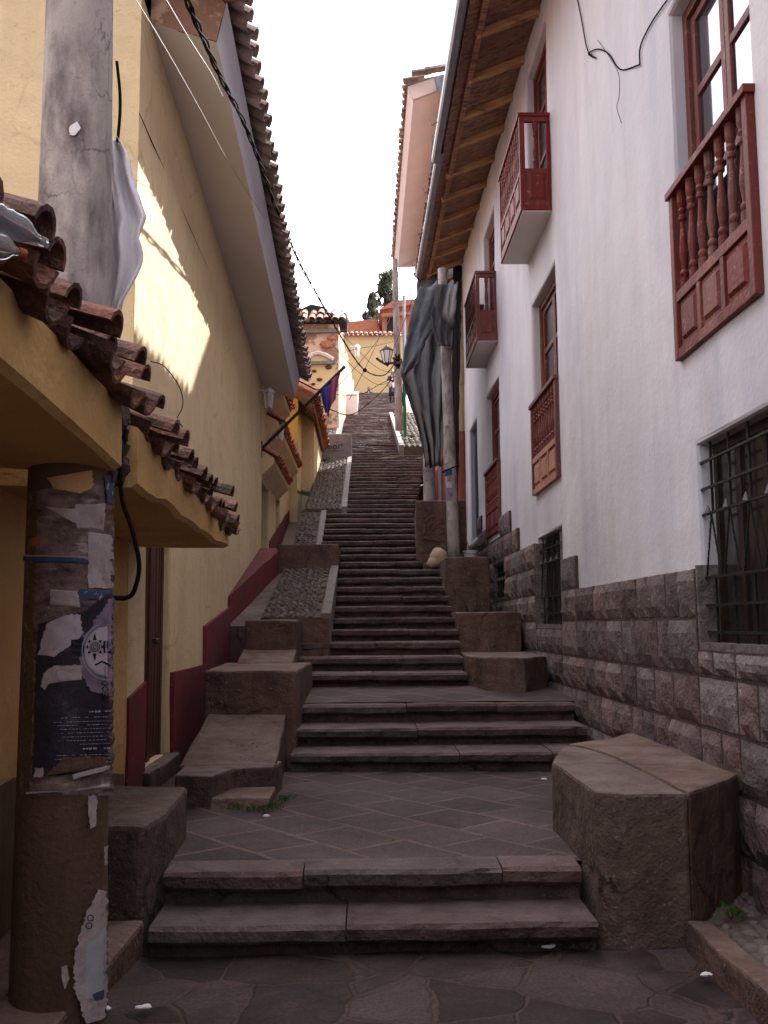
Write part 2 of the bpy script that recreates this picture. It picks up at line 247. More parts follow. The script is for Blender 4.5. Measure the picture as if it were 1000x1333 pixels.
    rf_ = N.new('ShaderNodeValToRGB'); rf_.color_ramp.elements[0].position = .35; rf_.color_ramp.elements[1].position = .68; rf_.color_ramp.elements[0].color = (.6, .6, .6, 1); rf_.color_ramp.elements[1].color = (1.4, 1.38, 1.36, 1); l(nf.outputs['Fac'], rf_.inputs[0])
    mf = N.new('ShaderNodeMixRGB'); mf.blend_type = 'MULTIPLY'; mf.inputs['Fac'].default_value = 1; l(mn.outputs[0], mf.inputs['Color1']); l(rf_.outputs[0], mf.inputs['Color2'])
    l(mf.outputs[0], b.inputs['Base Color'])
    rr = N.new('ShaderNodeMapRange'); rr.inputs['To Min'].default_value = rs[0]; rr.inputs['To Max'].default_value = rs[1] + .25; l(nz.outputs['Fac'], rr.inputs['Value']); l(rr.outputs[0], b.inputs['Roughness'])
    bp = N.new('ShaderNodeBump'); bp.inputs['Strength'].default_value = .6; bp.inputs['Distance'].default_value = .02; l(joint, bp.inputs['Height'])
    bp2 = N.new('ShaderNodeBump'); bp2.inputs['Strength'].default_value = .35; bp2.inputs['Distance'].default_value = .02
    l(nz.outputs['Fac'], bp2.inputs['Height']); l(bp.outputs[0], bp2.inputs['Normal']); l(bp2.outputs[0], b.inputs['Normal'])
    return m
M['flag'] = paving('crazy_paving', 'v', (.034, .024, .026), (.076, .054, .056), (.074, .052, .047), 2.5, jw=.014)
M['diag'] = paving('diagonal_paving', 'b', (.044, .032, .035), (.088, .066, .069), (.13, .092, .078), 1.15, rot=R(52), jw=.022)

# ---------------------------------------------------------------- mesh helpers
ORG = {}
class MB:
    def __init__(s): s.v = []; s.f = []; s.mi = []; s.cur = 0
    def add(s, vs, fs):
        o = len(s.v); s.v += [Vector(p) for p in vs]
        for f in fs: s.f.append([i + o for i in f]); s.mi.append(s.cur)
        return o
    def box(s, x0, x1, y0, y1, z0, z1, jit=0):
        P = [(x0, y0, z0), (x1, y0, z0), (x1, y1, z0), (x0, y1, z0), (x0, y0, z1), (x1, y0, z1), (x1, y1, z1), (x0, y1, z1)]
        if jit: P = [(a + random.uniform(-jit, jit), b + random.uniform(-jit, jit), c + random.uniform(-jit, jit)) for a, b, c in P]
        s.add(P, [(0, 3, 2, 1), (4, 5, 6, 7), (0, 1, 5, 4), (1, 2, 6, 5), (2, 3, 7, 6), (3, 0, 4, 7)]); return s
    def prism(s, poly, z0, z1, top=None):           # footprint polygon (ccw), top may be shifted polygon
        n = len(poly); t = top or poly
        zt = z1 if callable(z1) else (lambda x, y: z1)
        vs = [(x, y, z0) for x, y in poly] + [(x, y, zt(x, y)) for x, y in t]
        s.add(vs, [tuple(range(n - 1, -1, -1)), tuple(range(n, 2 * n))] + [(i, (i + 1) % n, n + (i + 1) % n, n + i) for i in range(n)]); return s
    def extr(s, pts, d):                            # planar polygon extruded along d
        n = len(pts); d = Vector(d); a = [Vector(p) for p in pts]; b = [p + d for p in a]
        s.add(a + b, [tuple(range(n - 1, -1, -1)), tuple(range(n, 2 * n))] + [(i, (i + 1) % n, n + (i + 1) % n, n + i) for i in range(n)]); return s
    def quad(s, a, b, c, d): s.add([a, b, c, d], [(0, 1, 2, 3)]); return s
    def bar(s, a, b, w, h=None, up=(0, 0, 1)):      # rectangular bar from a to b
        a = Vector(a); b = Vector(b); h = h or w; d = (b - a).normalized(); u = Vector(up)
        if abs(d.dot(u)) > .95: u = Vector((0, 1, 0))
        r = d.cross(u).normalized(); u = r.cross(d)
        P = []
        for c in (a, b):
            for i, j in ((-1, -1), (1, -1), (1, 1), (-1, 1)): P.append(c + r * (i * w / 2) + u * (j * h / 2))
        s.add(P, [(0, 3, 2, 1), (4, 5, 6, 7), (0, 1, 5, 4), (1, 2, 6, 5), (2, 3, 7, 6), (3, 0, 4, 7)]); return s
    def tube(s, pts, r, n=6, cap=True):
        pts = [Vector(p) for p in pts]; rs = r if isinstance(r, (list, tuple)) else [r] * len(pts)
        base = len(s.v); u = None
        for i, p in enumerate(pts):
            d = (pts[min(i + 1, len(pts) - 1)] - pts[max(i - 1, 0)]).normalized()
            if u is None: u = d.orthogonal().normalized()
            u = (u - d * u.dot(d)).normalized(); w_ = d.cross(u)
            for k in range(n):
                a = 2 * math.pi * k / n; s.v.append(p + (u * math.cos(a) + w_ * math.sin(a)) * rs[i])
        for i in range(len(pts) - 1):
            for k in range(n):
                s.f.append([base + i * n + k, base + i * n + (k + 1) % n, base + (i + 1) * n + (k + 1) % n, base + (i + 1) * n + k]); s.mi.append(s.cur)
        if cap:
            s.f.append([base + k for k in range(n - 1, -1, -1)]); s.mi.append(s.cur)
            e = base + (len(pts) - 1) * n; s.f.append([e + k for k in range(n)]); s.mi.append(s.cur)
        return s
    def lathe(s, prof, c, n=16, h=0, axis=None):    # prof: (r, z)
        base = len(s.v); c = Vector(c)
        for r, z in prof:
            for k in range(n):
                a = 2 * math.pi * k / n; s.v.append(c + Vector((r * math.cos(a), r * math.sin(a), z)))
        for i in range(len(prof) - 1):
            for k in range(n):
                s.f.append([base + i * n + k, base + i * n + (k + 1) % n, base + (i + 1) * n + (k + 1) % n, base + (i + 1) * n + k]); s.mi.append(s.cur)
        s.f.append([base + k for k in range(n - 1, -1, -1)]); s.mi.append(s.cur)
        e = base + (len(prof) - 1) * n; s.f.append([e + k for k in range(n)]); s.mi.append(s.cur)
        return s
    def tile(s, p, d, up, r=.09, L_=.4, conc=False, taper=.8, n=7, th=.015, jit=.01):
        # half-barrel clay tile: axis from p along d (length L_), convex side towards up (or concave)
        d = Vector(d).normalized(); u = Vector(up); u = (u - d * u.dot(d)).normalized(); w_ = d.cross(u)
        p = Vector(p) + Vector([random.uniform(-jit, jit) for _ in range(3)])
        roll = random.uniform(-.08, .08) * (jit / .01 if jit else 0)
        base = len(s.v); sg = -1 if conc else 1
        m_ = 3
        for layer in (0, 1):
            for i in range(m_):
                t = i / (m_ - 1); rr = r * (1 + (taper - 1) * t) - layer * th
                for k in range(n):
                    a = math.pi * k / (n - 1) + roll
                    s.v.append(p + d * (t * L_) + w_ * math.cos(a) * rr + u * (math.sin(a) * rr * .85 * sg))
        o2 = base + m_ * n
        for i in range(m_ - 1):
            for k in range(n - 1):
                a, b, c, e = base + i * n + k, base + i * n + k + 1, base + (i + 1) * n + k + 1, base + (i + 1) * n + k
                s.f.append([a, b, c, e]); s.mi.append(s.cur)
                s.f.append([o2 + i * n + k, o2 + (i + 1) * n + k, o2 + (i + 1) * n + k + 1, o2 + i * n + k + 1]); s.mi.append(s.cur)
        for k in range(n - 1):
            s.f.append([base + k, o2 + k, o2 + k + 1, base + k + 1]); s.mi.append(s.cur)
            q = (m_ - 1) * n; s.f.append([base + q + k, base + q + k + 1, o2 + q + k + 1, o2 + q + k]); s.mi.append(s.cur)
        for k in (0, n - 1):
            for i in range(m_ - 1):
                s.f.append([base + i * n + k, base + (i + 1) * n + k, o2 + (i + 1) * n + k, o2 + i * n + k]); s.mi.append(s.cur)
        return s
    def rock(s, c, r, n=7, m_=5, seed=None):        # lumpy ellipsoid
        c = Vector(c); r = Vector(r) if not isinstance(r, (int, float)) else Vector((r, r, r)); base = len(s.v); sd_ = random.random() * 50 if seed is None else seed
        for i in range(1, m_):
            th = math.pi * i / m_
            for k in range(n):
                a = 2 * math.pi * k / n; q = Vector((math.sin(th) * math.cos(a), math.sin(th) * math.sin(a), math.cos(th)))
                f = 1 + .22 * mnoise.noise(q * 1.5 + Vector((sd_, 0, 0)))
                s.v.append(c + Vector((q.x * r.x, q.y * r.y, q.z * r.z)) * f)
        t = len(s.v); s.v.append(c + Vector((0, 0, r.z))); b = len(s.v); s.v.append(c - Vector((0, 0, r.z)))
        for k in range(n):
            s.f.append([t, base + k, base + (k + 1) % n]); s.mi.append(s.cur)
            s.f.append([b, base + (m_ - 2) * n + (k + 1) % n, base + (m_ - 2) * n + k]); s.mi.append(s.cur)
        for i in range(m_ - 2):
            for k in range(n):
                s.f.append([base + i * n + k, base + (i + 1) * n + k, base + (i + 1) * n + (k + 1) % n, base + i * n + (k + 1) % n]); s.mi.append(s.cur)
        return s
    def warp(s, amp, sc_=1.5, i0=0):
        for i in range(i0, len(s.v)):
            p = s.v[i]; n_ = mnoise.noise_vector(p * sc_); s.v[i] = p + n_ * amp
        return s
    def build(s, name, mat, parent=None, smooth=False, bevel=0, subsurf=0):
        me = bpy.data.meshes.new(name); o = Vector((0, 0, 0))
        if parent is not None: o = ORG[parent.name]
        me.from_pydata([tuple(p - o) for p in s.v], [], s.f)
        for m in (mat if isinstance(mat, (list, tuple)) else [mat]): me.materials.append(m)
        if isinstance(mat, (list, tuple)): me.polygons.foreach_set('material_index', s.mi)
        if smooth: me.polygons.foreach_set('use_smooth', [True] * len(me.polygons))
        me.update()
        ob = bpy.data.objects.new(name, me); col.objects.link(ob)
        if parent is not None: ob.parent = parent; ORG[ob.name] = o
        else: ORG[ob.name] = Vector((0, 0, 0))
        if bevel:
            md = ob.modifiers.new('bevel', 'BEVEL'); md.width = bevel; md.segments = 2; md.limit_method = 'ANGLE'; md.angle_limit = R(40)
        if subsurf:
            md = ob.modifiers.new('sub', 'SUBSURF'); md.levels = subsurf; md.render_levels = subsurf
        return ob
def tag(o, label=None, cat=None, group=None, kind=None):
    if label: o['label'] = label
    if cat: o['category'] = cat
    if group: o['group'] = group
    if kind: o['kind'] = kind
    return o
def thing(name, label, cat, loc, group=None):
    o = bpy.data.objects.new(name, None); col.objects.link(o); o.location = loc; o.empty_display_size = .2
    ORG[o.name] = Vector(loc); return tag(o, label, cat, group)
def struct(mb, name, mat, **k): return tag(mb.build(name, mat, **k), kind='structure')
def solo(mb, name, mat, label, cat, group=None, **k):   # one-mesh thing, origin moved to its base
    xs = [p for p in mb.v]; c = Vector((sum(p.x for p in xs) / len(xs), sum(p.y for p in xs) / len(xs), min(p.z for p in xs)))
    for i in range(len(mb.v)): mb.v[i] = mb.v[i] - c
    o = mb.build(name, mat, **k); o.location = c; ORG[o.name] = c
    return tag(o, label, cat, group)
def lerp(a, b, t): return a + (b - a) * t
def spline(pts, n=8):
    P = [Vector(p) for p in pts]; P = [P[0] * 2 - P[1]] + P + [P[-1] * 2 - P[-2]]; o = []
    for i in range(1, len(P) - 2):
        for k in range(n):
            t = k / n; a, b, c, d = P[i - 1:i + 3]
            o.append(.5 * ((2 * b) + (c - a) * t + (2 * a - 5 * b + 4 * c - d) * t * t + (3 * b - a - 3 * c + d) * t ** 3))
    o.append(P[-2]); return o

# ================================================================= SETTING: street and stairs
XR = 2.16; XL = -1.75
def zs(Y):                                   # street surface height at Y
    if Y < 4.92: return 0.
    if Y < 5.26: return .16
    if Y < 8.70: return .33
    if Y < 9.22: return .49
    if Y < 9.74: return .65
    if Y < 11.22: return .82 + .06 * (Y - 9.74)
    if Y < 11.82: return 1.05
    if Y < 12.42: return 1.22
    if Y > 53.8: return 14.64
    return 1.384 + .16 * int((Y - 12.42) / .5)
def slab(mb, x0, x1, y0, y1, ztop, th=.1, nx=None, amp=.012):
    nx = nx or max(2, int((x1 - x0) / .11)); sd_ = random.uniform(0, 99)
    prof = [(y1, ztop - th), (y0 + .03, ztop - th), (y0 + .004, ztop - th + .02), (y0, ztop - .022), (y0 + .022, ztop), (y1, ztop)]
    base = len(mb.v); n = len(prof)
    for i in range(nx + 1):
        x = lerp(x0, x1, i / nx)
        e = .014 if i in (0, nx) else 0
        for j, (y, z) in enumerate(prof):
            ny = mnoise.noise(Vector((x * 3, sd_, j * .3))) * amp * 1.3 + mnoise.noise(Vector((x * 11, sd_, j))) * amp * .7
            nz_ = mnoise.noise(Vector((x * 2.2, sd_ + 9, j * .2))) * amp * .7
            yy = y + (ny + e if 1 <= j <= 4 else 0); zz = z + (nz_ * 1.5 if j in (1, 2) else nz_ * .5) - (e * .35 if j == 4 else 0)
            mb.v.append(Vector((x, yy, zz)))
    for i in range(nx):
        for j in range(n):
            a = base + i * n + j; b = base + i * n + (j + 1) % n
            mb.f.append([a, b, b + n, a + n]); mb.mi.append(mb.cur)
    mb.f.append([base + j for j in range(n)]); mb.mi.append(0); mb.f.append([base + nx * n + j for j in range(n - 1, -1, -1)]); mb.mi.append(0)
def step(mb, Y, ztop, xl, xr, depth, rise, fine=True):
    x = xl
    while x < xr - .05:
        w_ = random.uniform(.7, 1.5) if fine else random.uniform(.8, 1.8)
        x2 = x + w_
        if xr - x2 < .4: x2 = xr
        dz = random.uniform(-.006, .006)
        slab(mb, x + .004, x2 - .004, Y + random.uniform(-.012, .012), Y + depth, ztop + dz, th=min(rise * .58, .1), nx=None if fine else max(2, int(w_ / .3)), amp=.013 if fine else .018)
        x = x2
    mb.box(xl, xr, Y + .085, Y + depth + .02, ztop - rise - .03, ztop - min(rise * .5, .09))
st = MB()
step(st, 4.92, .16, -1.06, 1.13, .5, .16); step(st, 5.26, .33, -1.06, 1.13, .26, .17)
for i, z in enumerate((.49, .65, .82)): step(st, 8.70 + .52 * i, z, -.66, 2.07, .62, .16)
step(st, 11.22, 1.05, -.95, 1.16, .7, .16); step(st, 11.82, 1.22, -.95, 1.18, .7, .17); step(st, 12.42, 1.384, -.95, 1.2, .6, .165)
n = 1
while True:
    Y = 12.42 + .5 * n
    if Y > 53.7: break
    if Y < 16.3: xl, xr = -.44, 1.23
    elif Y < 17.8: xl, xr = -.44, .97
    elif Y < 20.7: xl, xr = -.81, 1.02
    elif Y < 29.2: xl, xr = -.38, 1.05 + .4 * min(1, max(0, (Y - 20.7) / 4)) + (.3 if Y > 25 else 0)
    elif Y < 42: xl, xr = -.83 + .0 * Y, 1.05 + .4 * (Y - 29.2) / 12
    else: xl, xr = -.30, 1.62
    step(st, Y, 1.384 + .16 * n, xl, xr, .6, .16, fine=Y < 19)
    n += 1
struct(st, 'stairs', M['stone'])
def sheet(x0, x1, y0, y1, z, nx, ny, amp=.006):
    mb = MB()
    for j in range(ny + 1):
        for i in range(nx + 1):
            x = lerp(x0, x1, i / nx); y = lerp(y0, y1, j / ny); zz = z(x, y) if callable(z) else z
            mb.v.append(Vector((x, y, zz + amp * mnoise.noise(Vector((x * 2, y * 2, 3.3))))))
    for j in range(ny):
        for i in range(nx):
            a = j * (nx + 1) + i; mb.f.append([a, a + 1, a + nx + 2, a + nx + 1]); mb.mi.append(0)
    return mb
struct(sheet(-2.2, 2.3, -12, 5.0, 0.0, 30, 110, .012), 'lower_pavement', M['flag'])
struct(sheet(-1.9, 1.5, 5.45, 8.80, lambda x, y: .322, 28, 30, .008), 'landing_pavement', M['diag'])
struct(sheet(1.49, 2.25, 6.2, 8.80, lambda x, y: .319, 8, 30, .008), 'landing_pavement', M['diag'])
struct(sheet(-.75, 2.2, 9.98, 11.27, lambda x, y: .812 + .06 * (y - 9.74), 20, 12, .006), 'upper_landing_pavement', M['diag'])
# rising ground under and round everything
def gz(x, y):
    y2 = max(y, 5); base = -.25 if y < 6 else (.05 if y < 9 else -.1 + .32 * (y2 - 9))
    if y > 54: base = 14.3 - min(1.5, (y - 54) * .5)
    if y > 60: base += .1 * (y - 60)
    return base - (0.5 if abs(x) < 3 else 0) 
gr = sheet(-120, 120, -60, 260, gz, 60, 120, .0)
struct(gr, 'hillside_ground', M['earth'])

# cobbled ramps (pebbles set in mortar) with kerbs
def ramp(name, x0, x1, y0, y1, z0, z1, r=.045, kerb=None, dens=1.0, blockz=None):
    mb = MB(); mb.cur = 0
    mb.extr([(x0, y0, z0 - .8), (x0, y1, z0 - .8), (x0, y1, z1), (x0, y0, z0)], (x1 - x0, 0, 0))
    mb.cur = 1
    y = y0 + r
    while y < y1 - r:
        x = x0 + r + random.uniform(0, r)
        while x < x1 - r:
            t = (y - y0) / (y1 - y0); rr = r * random.uniform(.7, 1.05)
            mb.rock((x + random.uniform(-.01, .01), y + random.uniform(-.012, .012), lerp(z0, z1, t) + .004), (rr * .95, rr * 1.05, rr * .7), n=6, m_=4)
            x += r * 2.1 / dens
        y += r * 2.2 / dens
    if kerb:
        mb.cur = 2
        ky = y0
        while ky < y1:
            k2 = min(ky + random.uniform(.8, 1.2), y1); a = lerp(z0, z1, (ky - y0) / (y1 - y0)); b = lerp(z0, z1, (k2 - y0) / (y1 - y0))
            mb.extr([(kerb[0], ky + .004, a - .9), (kerb[0], k2 - .004, b - .9), (kerb[0], k2 - .004, b + .05), (kerb[0], ky + .004, a + .05)], (kerb[1] - kerb[0], 0, 0)); ky = k2
    return struct(mb, name, [M['mortar'], M['pebble'], M['kerb']], smooth=False)
struct(MB().extr([(-1.74, 12.5, .8), (-1.74, 16.05, .8), (-1.74, 16.05, 2.45), (-1.74, 12.5, 1.6)], (.5, 0, 0)), 'side_gutter', M['block'])
ramp('cobbled_ramp', -1.33, -.56, 12.5, 16.05, 1.70, 2.53, kerb=(-.56, -.44))
ramp('cobbled_ramp', -1.38, -.93, 17.85, 20.75, 2.75, 4.0, r=.05, kerb=(-.93, -.82))
ramp('cobbled_ramp', -1.30, -.50, 20.8, 28.7, 4.08, 6.55, r=.05, kerb=(-.50, -.385))
ramp('cobbled_ramp', -1.9, -.97, 29.0, 41.5, 6.9, 10.9, r=.07, kerb=(-.97, -.84))
ramp('cobbled_ramp', 1.2, 2.3, 29.3, 41, 7.0, 10.6, r=.08, kerb=(1.06, 1.2))

# ================================================================= masonry blocks beside the stairs
def grid_block(poly, z0, z1, name, label, cat, mat=None, slope=None, bevel=.02, warp=.012, group=None, extra=None):
    mb = MB(); mb.prism(poly, z0, z1)
    if extra: extra(mb)
    return solo(mb, name, mat or M['block'], label, cat, group, bevel=bevel)
def dense(o, cuts=.18, amp=.012, sc_=3.0):
    """subdivide a block by a fixed grid and roughen it"""
    import bmesh
    bm = bmesh.new(); bm.from_mesh(o.data)
    for _ in range(4):
        es = [e for e in bm.edges if e.calc_length() > cuts * 1.5]
        if not es: break
        bmesh.ops.subdivide_edges(bm, edges=es, cuts=1, use_grid_fill=True)
    bmesh.ops.triangulate(bm, faces=[f for f in bm.faces if len(f.verts) > 4])
    off = ORG.get(o.name, Vector())
    for v in bm.verts:
        v.co += mnoise.noise_vector((v.co + off) * sc_) * amp + mnoise.noise_vector((v.co + off) * sc_ * 4) * amp * .4
    bm.to_mesh(o.data); bm.free()
G1 = 'cut stone blocks flanking the stairs'
rb = thing('retaining_block', 'large squared brown stone block at the foot of the rough stone wall on the right', 'stone block', (1.6, 5.6, 0), G1)
o = MB().prism([(1.17, 5.10), (1.30, 5.02), (1.62, 5.02), (1.62, 6.4), (1.42, 7.1), (1.16, 6.25)], -.1, .745).build('block_face', M['block'], rb, bevel=.02); dense(o)
o = MB().prism([(1.625, 5.03), (1.98, 5.42), (2.10, 5.62), (2.08, 7.75), (1.80, 7.35), (1.45, 7.12), (1.625, 6.4)], -.1, .752).build('block_face', M['block'], rb, bevel=.02); dense(o)
# left: near block beside first flight
o = solo(MB().prism([(-1.74, 5.15), (-1.12, 5.08), (-1.07, 5.4), (-1.09, 6.15), (-1.74, 6.3)], -.1, lambda x, y: .60 + .02 * (y - 5)), 'retaining_block', M['block'],
         'low brown stone block left of the lowest two steps below the wooden door', 'stone block', G1, bevel=.03); dense(o)
# warp its lower front outwards
o = solo(MB().prism([(-1.74, 3.6), (-1.22, 3.6), (-1.10, 5.06), (-1.74, 5.12)], -.1, lambda x, y: .06 + (.10 if y > 4.5 else 0)), 'kerb_stone', M['block'],
         'long low kerb stone at the foot of the poster covered pole', 'kerb', bevel=.02); dense(o)
# left: stepped platform along the yellow house
pf = thing('stepped_platform', 'tall stepped stone platform with dotted graffiti against the dark red house base', 'stone platform', (-1.2, 8.5, .3))
o = MB().prism([(-1.40, 7.9), (-1.37, 7.16), (-1.10, 7.12), (-.98, 7.45), (-.70, 7.55), (-.66, 7.9)], .1, .545).build('footing', M['block'], pf, bevel=.02); dense(o)
o = MB().extr([(-1.42, 7.6, .2), (-1.46, 9.25, .2), (-1.46, 9.25, .80), (-1.42, 7.6, .55)], (.73, 0, 0)).build('sloping_face', M['block'], pf, bevel=.02); dense(o)
o = MB().prism([(-1.50, 9.2), (-.64, 9.15), (-.60, 11.1), (-1.58, 11.1)], .2, 1.19).build('upper_block', M['block'], pf, bevel=.025); dense(o)
o = solo(MB().extr([(-1.10, 7.03, .3), (-1.10, 7.5, .3), (-1.10, 7.5, .40), (-1.10, 7.1, .39)], (.42, 0, 0)), 'loose_slab', M['block'], 'small broken paving slab leaning on the footing among weeds', 'slab', bevel=.01); dense(o)
p2_ = thing('stepped_platform', 'smaller stone platform higher up, between the tall platform and the dark cobbled ramp', 'stone platform', (-1.2, 11.4, 1.1))
o = MB().extr([(-1.42, 10.6, 1.0), (-1.42, 11.45, 1.0), (-1.42, 11.45, 1.34), (-1.42, 10.9, 1.2)], (.62, 0, 0)).build('sloping_face', M['block'], p2_, bevel=.02); dense(o)
o = MB().prism([(-1.40, 11.4), (-.80, 11.38), (-.80, 12.45), (-1.45, 12.45)], 1.0, 1.665).build('upper_block', M['block'], p2_, bevel=.02); dense(o)
o = solo(MB().prism([(-1.20, 12.44), (-.46, 12.42), (-.46, 12.51), (-1.20, 12.51)], 1.2, 1.69), 'ramp_footing', M['block'], 'dark stone face below the shaded cobbled ramp', 'stone block', G1); dense(o)
o = solo(MB().prism([(-1.45, 16.05), (-.44, 16.05), (-.44, 17.82), (-1.45, 17.82)], 1.9, 2.93), 'retaining_block', M['block'], 'plain stone headwall closing the top of the shaded cobbled ramp', 'stone block', G1, bevel=.02); dense(o)
o = solo(MB().prism([(-1.5, 28.7), (-.38, 28.7), (-.38, 29.0), (-1.5, 29.0)], 5.5, 7.28), 'retaining_block', M['kerb'], 'pale headwall with scribbled letters above the sunlit cobbled ramp', 'stone block', G1, bevel=.03); dense(o, .4)
# right blocks going up
o = solo(MB().prism([(1.17, 11.35), (1.32, 10.85), (1.72, 10.65), (2.05, 11.1), (2.10, 12.9), (1.24, 12.9)], .7, 1.24), 'retaining_block', M['block'], 'angled low stone block on the second landing against the rough stone wall', 'stone block', G1, bevel=.02); dense(o)
o = solo(MB().prism([(1.23, 12.95), (1.40, 12.85), (2.05, 12.9), (2.05, 14.8), (1.23, 14.8)], 1.0, 1.76), 'retaining_block', M['block'], 'upright stone block behind the angled block on the right', 'stone block', G1, bevel=.02); dense(o)
o = solo(MB().prism([(1.22, 14.85), (1.9, 14.85), (1.95, 18.4), (.98, 18.4), (.98, 16.25), (1.22, 16.2)], 1.4, 2.62), 'retaining_block', M['block'], 'broad stone block carrying the leaning street pole and the tan sack', 'stone block', G1, bevel=.02); dense(o)
o = solo(MB().prism([(.88, 16.7), (1.75, 16.7), (1.75, 20), (1.02, 20)], 2.5, 3.73), 'graffiti_block', M['block'], 'tall stone block with a red circled 25 painted on it behind the pole', 'stone block', G1, bevel=.02); dense(o)
o = solo(MB().prism([(-1.0, 41.6), (-.31, 41.6), (-.31, 54), (-1.0, 54)], 9, lambda x, y: 11.6 + .25 * (y - 41.6)), 'parapet_wall', M['plaster_pink'], 'pinkish stone parapet on the left just below the top of the stairs', 'wall'); dense(o, .5, .02)
# dry gutter bed and kerb at right foreground
kb = MB(); y = 1.2
while y < 5.0:
    y2 = min(y + random.uniform(.6, .9), 5.0); kb.box(1.57, 1.70, y + .006, y2 - .006, -.1, .15 + random.uniform(-.008, .008), jit=.006); y = y2
o = solo(kb, 'kerb', M['block'], 'row of upright kerb stones edging the weedy bed at lower right', 'kerb', bevel=.015); dense(o, .15, .008)
bd = MB(); bd.cur = 0; bd.box(1.69, 2.15, 1.0, 5.7, -.1, .09); bd.cur = 1
for i in range(260):
    x = random.uniform(1.74, 2.10); y = random.uniform(2.6, 5.6); r = random.uniform(.025, .055); bd.rock((x, y, .09), (r, r * 1.1, r * .7), n=7, m_=5)
tag(bd.build('gravel_bed', [M['earth'], M['pebble']], smooth=True), kind='stuff', label='rounded pebbles filling the bed between kerb and wall', cat='pebbles')

# ================================================================= WHITE HOUSE on the right
HOLES = dict(W1=(5.05, 6.45, 3.36, 5.90), G1=(4.2, 6.27, 1.43, 2.78), W2=(10.56, 12.2, 3.20, 5.69), G2=(10.6, 12.2, 1.55, 2.69),
             W3=(15.3, 17.0, 3.08, 5.60), G3=(14.8, 16.2, 1.97, 2.57), B1=(10.76, 12.2, 6.40, 8.80), B2=(15.45, 16.95, 6.25, 8.55), DD=(18.35, 19.75, 3.25, 5.56))
wh = thing('white_house', 'long white plastered house with red painted wooden balconies over a rough stone base', 'house', (XR, 8, 0))
def wall_holes(mb, X, y0, y1, z0, z1, holes, depth, gstep=.55, amp=.012, sgn=1, front=True):
    ys = {y0, y1}; zz = {z0, z1}
    for a, b, c, d in holes: ys |= {a, b}; zz |= {c, d}
    def fill(s):
        s = sorted(s); o = []
        for a, b in zip(s, s[1:]):
            n = max(1, round((b - a) / gstep)); o += [lerp(a, b, k / n) for k in range(n)]
        return o + [s[-1]]
    ys = fill(ys); zz = fill(zz); idx = {}
    def V(y, z):
        k = (round(y, 4), round(z, 4))
        if k not in idx:
            idx[k] = len(mb.v); nn = mnoise.noise_vector(Vector((1.7, y * .9, z * .9)))
            mb.v.append(Vector((X + nn.x * amp * 1.5, y + nn.y * amp, z + nn.z * amp)))
        return idx[k]
    for a, b in zip(ys, ys[1:]):
        for c, d in zip(zz, zz[1:]):
            my, mz = (a + b) / 2, (c + d) / 2
            if any(h[0] < my < h[1] and h[2] < mz < h[3] for h in holes): continue
            q = [V(a, c), V(b, c), V(b, d), V(a, d)]; mb.f.append(q if sgn < 0 else q[::-1]); mb.mi.append(mb.cur)
    for h0, h1, h2, h3 in holes:
        ey = [y for y in ys if h0 <= y <= h1]; ez = [z for z in zz if h2 <= z <= h3]
        ring = [(y, h2) for y in ey] + [(h1, z) for z in ez[1:]] + [(y, h3) for y in ey[::-1][1:]] + [(h0, z) for z in ez[::-1][1:-1]]
        n = len(ring)
        r0 = .03                                # rounded arris of the reveal
        cy, cz = (h0 + h1) / 2, (h2 + h3) / 2
        def ins(y, z, k): return (y + (k if y == h0 else -k if y == h1 else 0), z + (k if z == h2 else -k if z == h3 else 0))
        rings = [[mb.v[V(y, z)] for y, z in ring]]
        for t, k in ((r0 * .3, r0 * .7), (r0, r0)):
            rings.append([Vector((X + sgn * t, *ins(y, z, k))) for y, z in ring])
        rings.append([Vector((X + sgn * depth, *ins(y, z, r0))) for y, z in ring])
        base = len(mb.v)
        for r_ in rings: mb.v += r_
        for j in range(len(rings) - 1):
            for i in range(n):
                a = base + j * n + i; b = base + j * n + (i + 1) % n
                mb.f.append([a, b, b + n, a + n]); mb.mi.append(mb.cur)
wm = MB(); wall_holes(wm, XR, -9, 20.6, -.6, 9.9, list(HOLES.values()), .30)
wm.box(XR + .45, 9, -9, 20.6, -.6, 9.6)
wm.extr([(XR, 20.6, -.6), (9, 20.6, -.6), (9, 20.6, 9.6), (XR, 20.6, 9.3)], (0, -.05, 0)); wm.extr([(XR, -9, -.6), (9, -9, -.6), (9, -9, 9.6), (XR, -9, 9.3)], (0, .05, 0))
o = wm.build('wall', M['plaster_white'], wh, smooth=False)
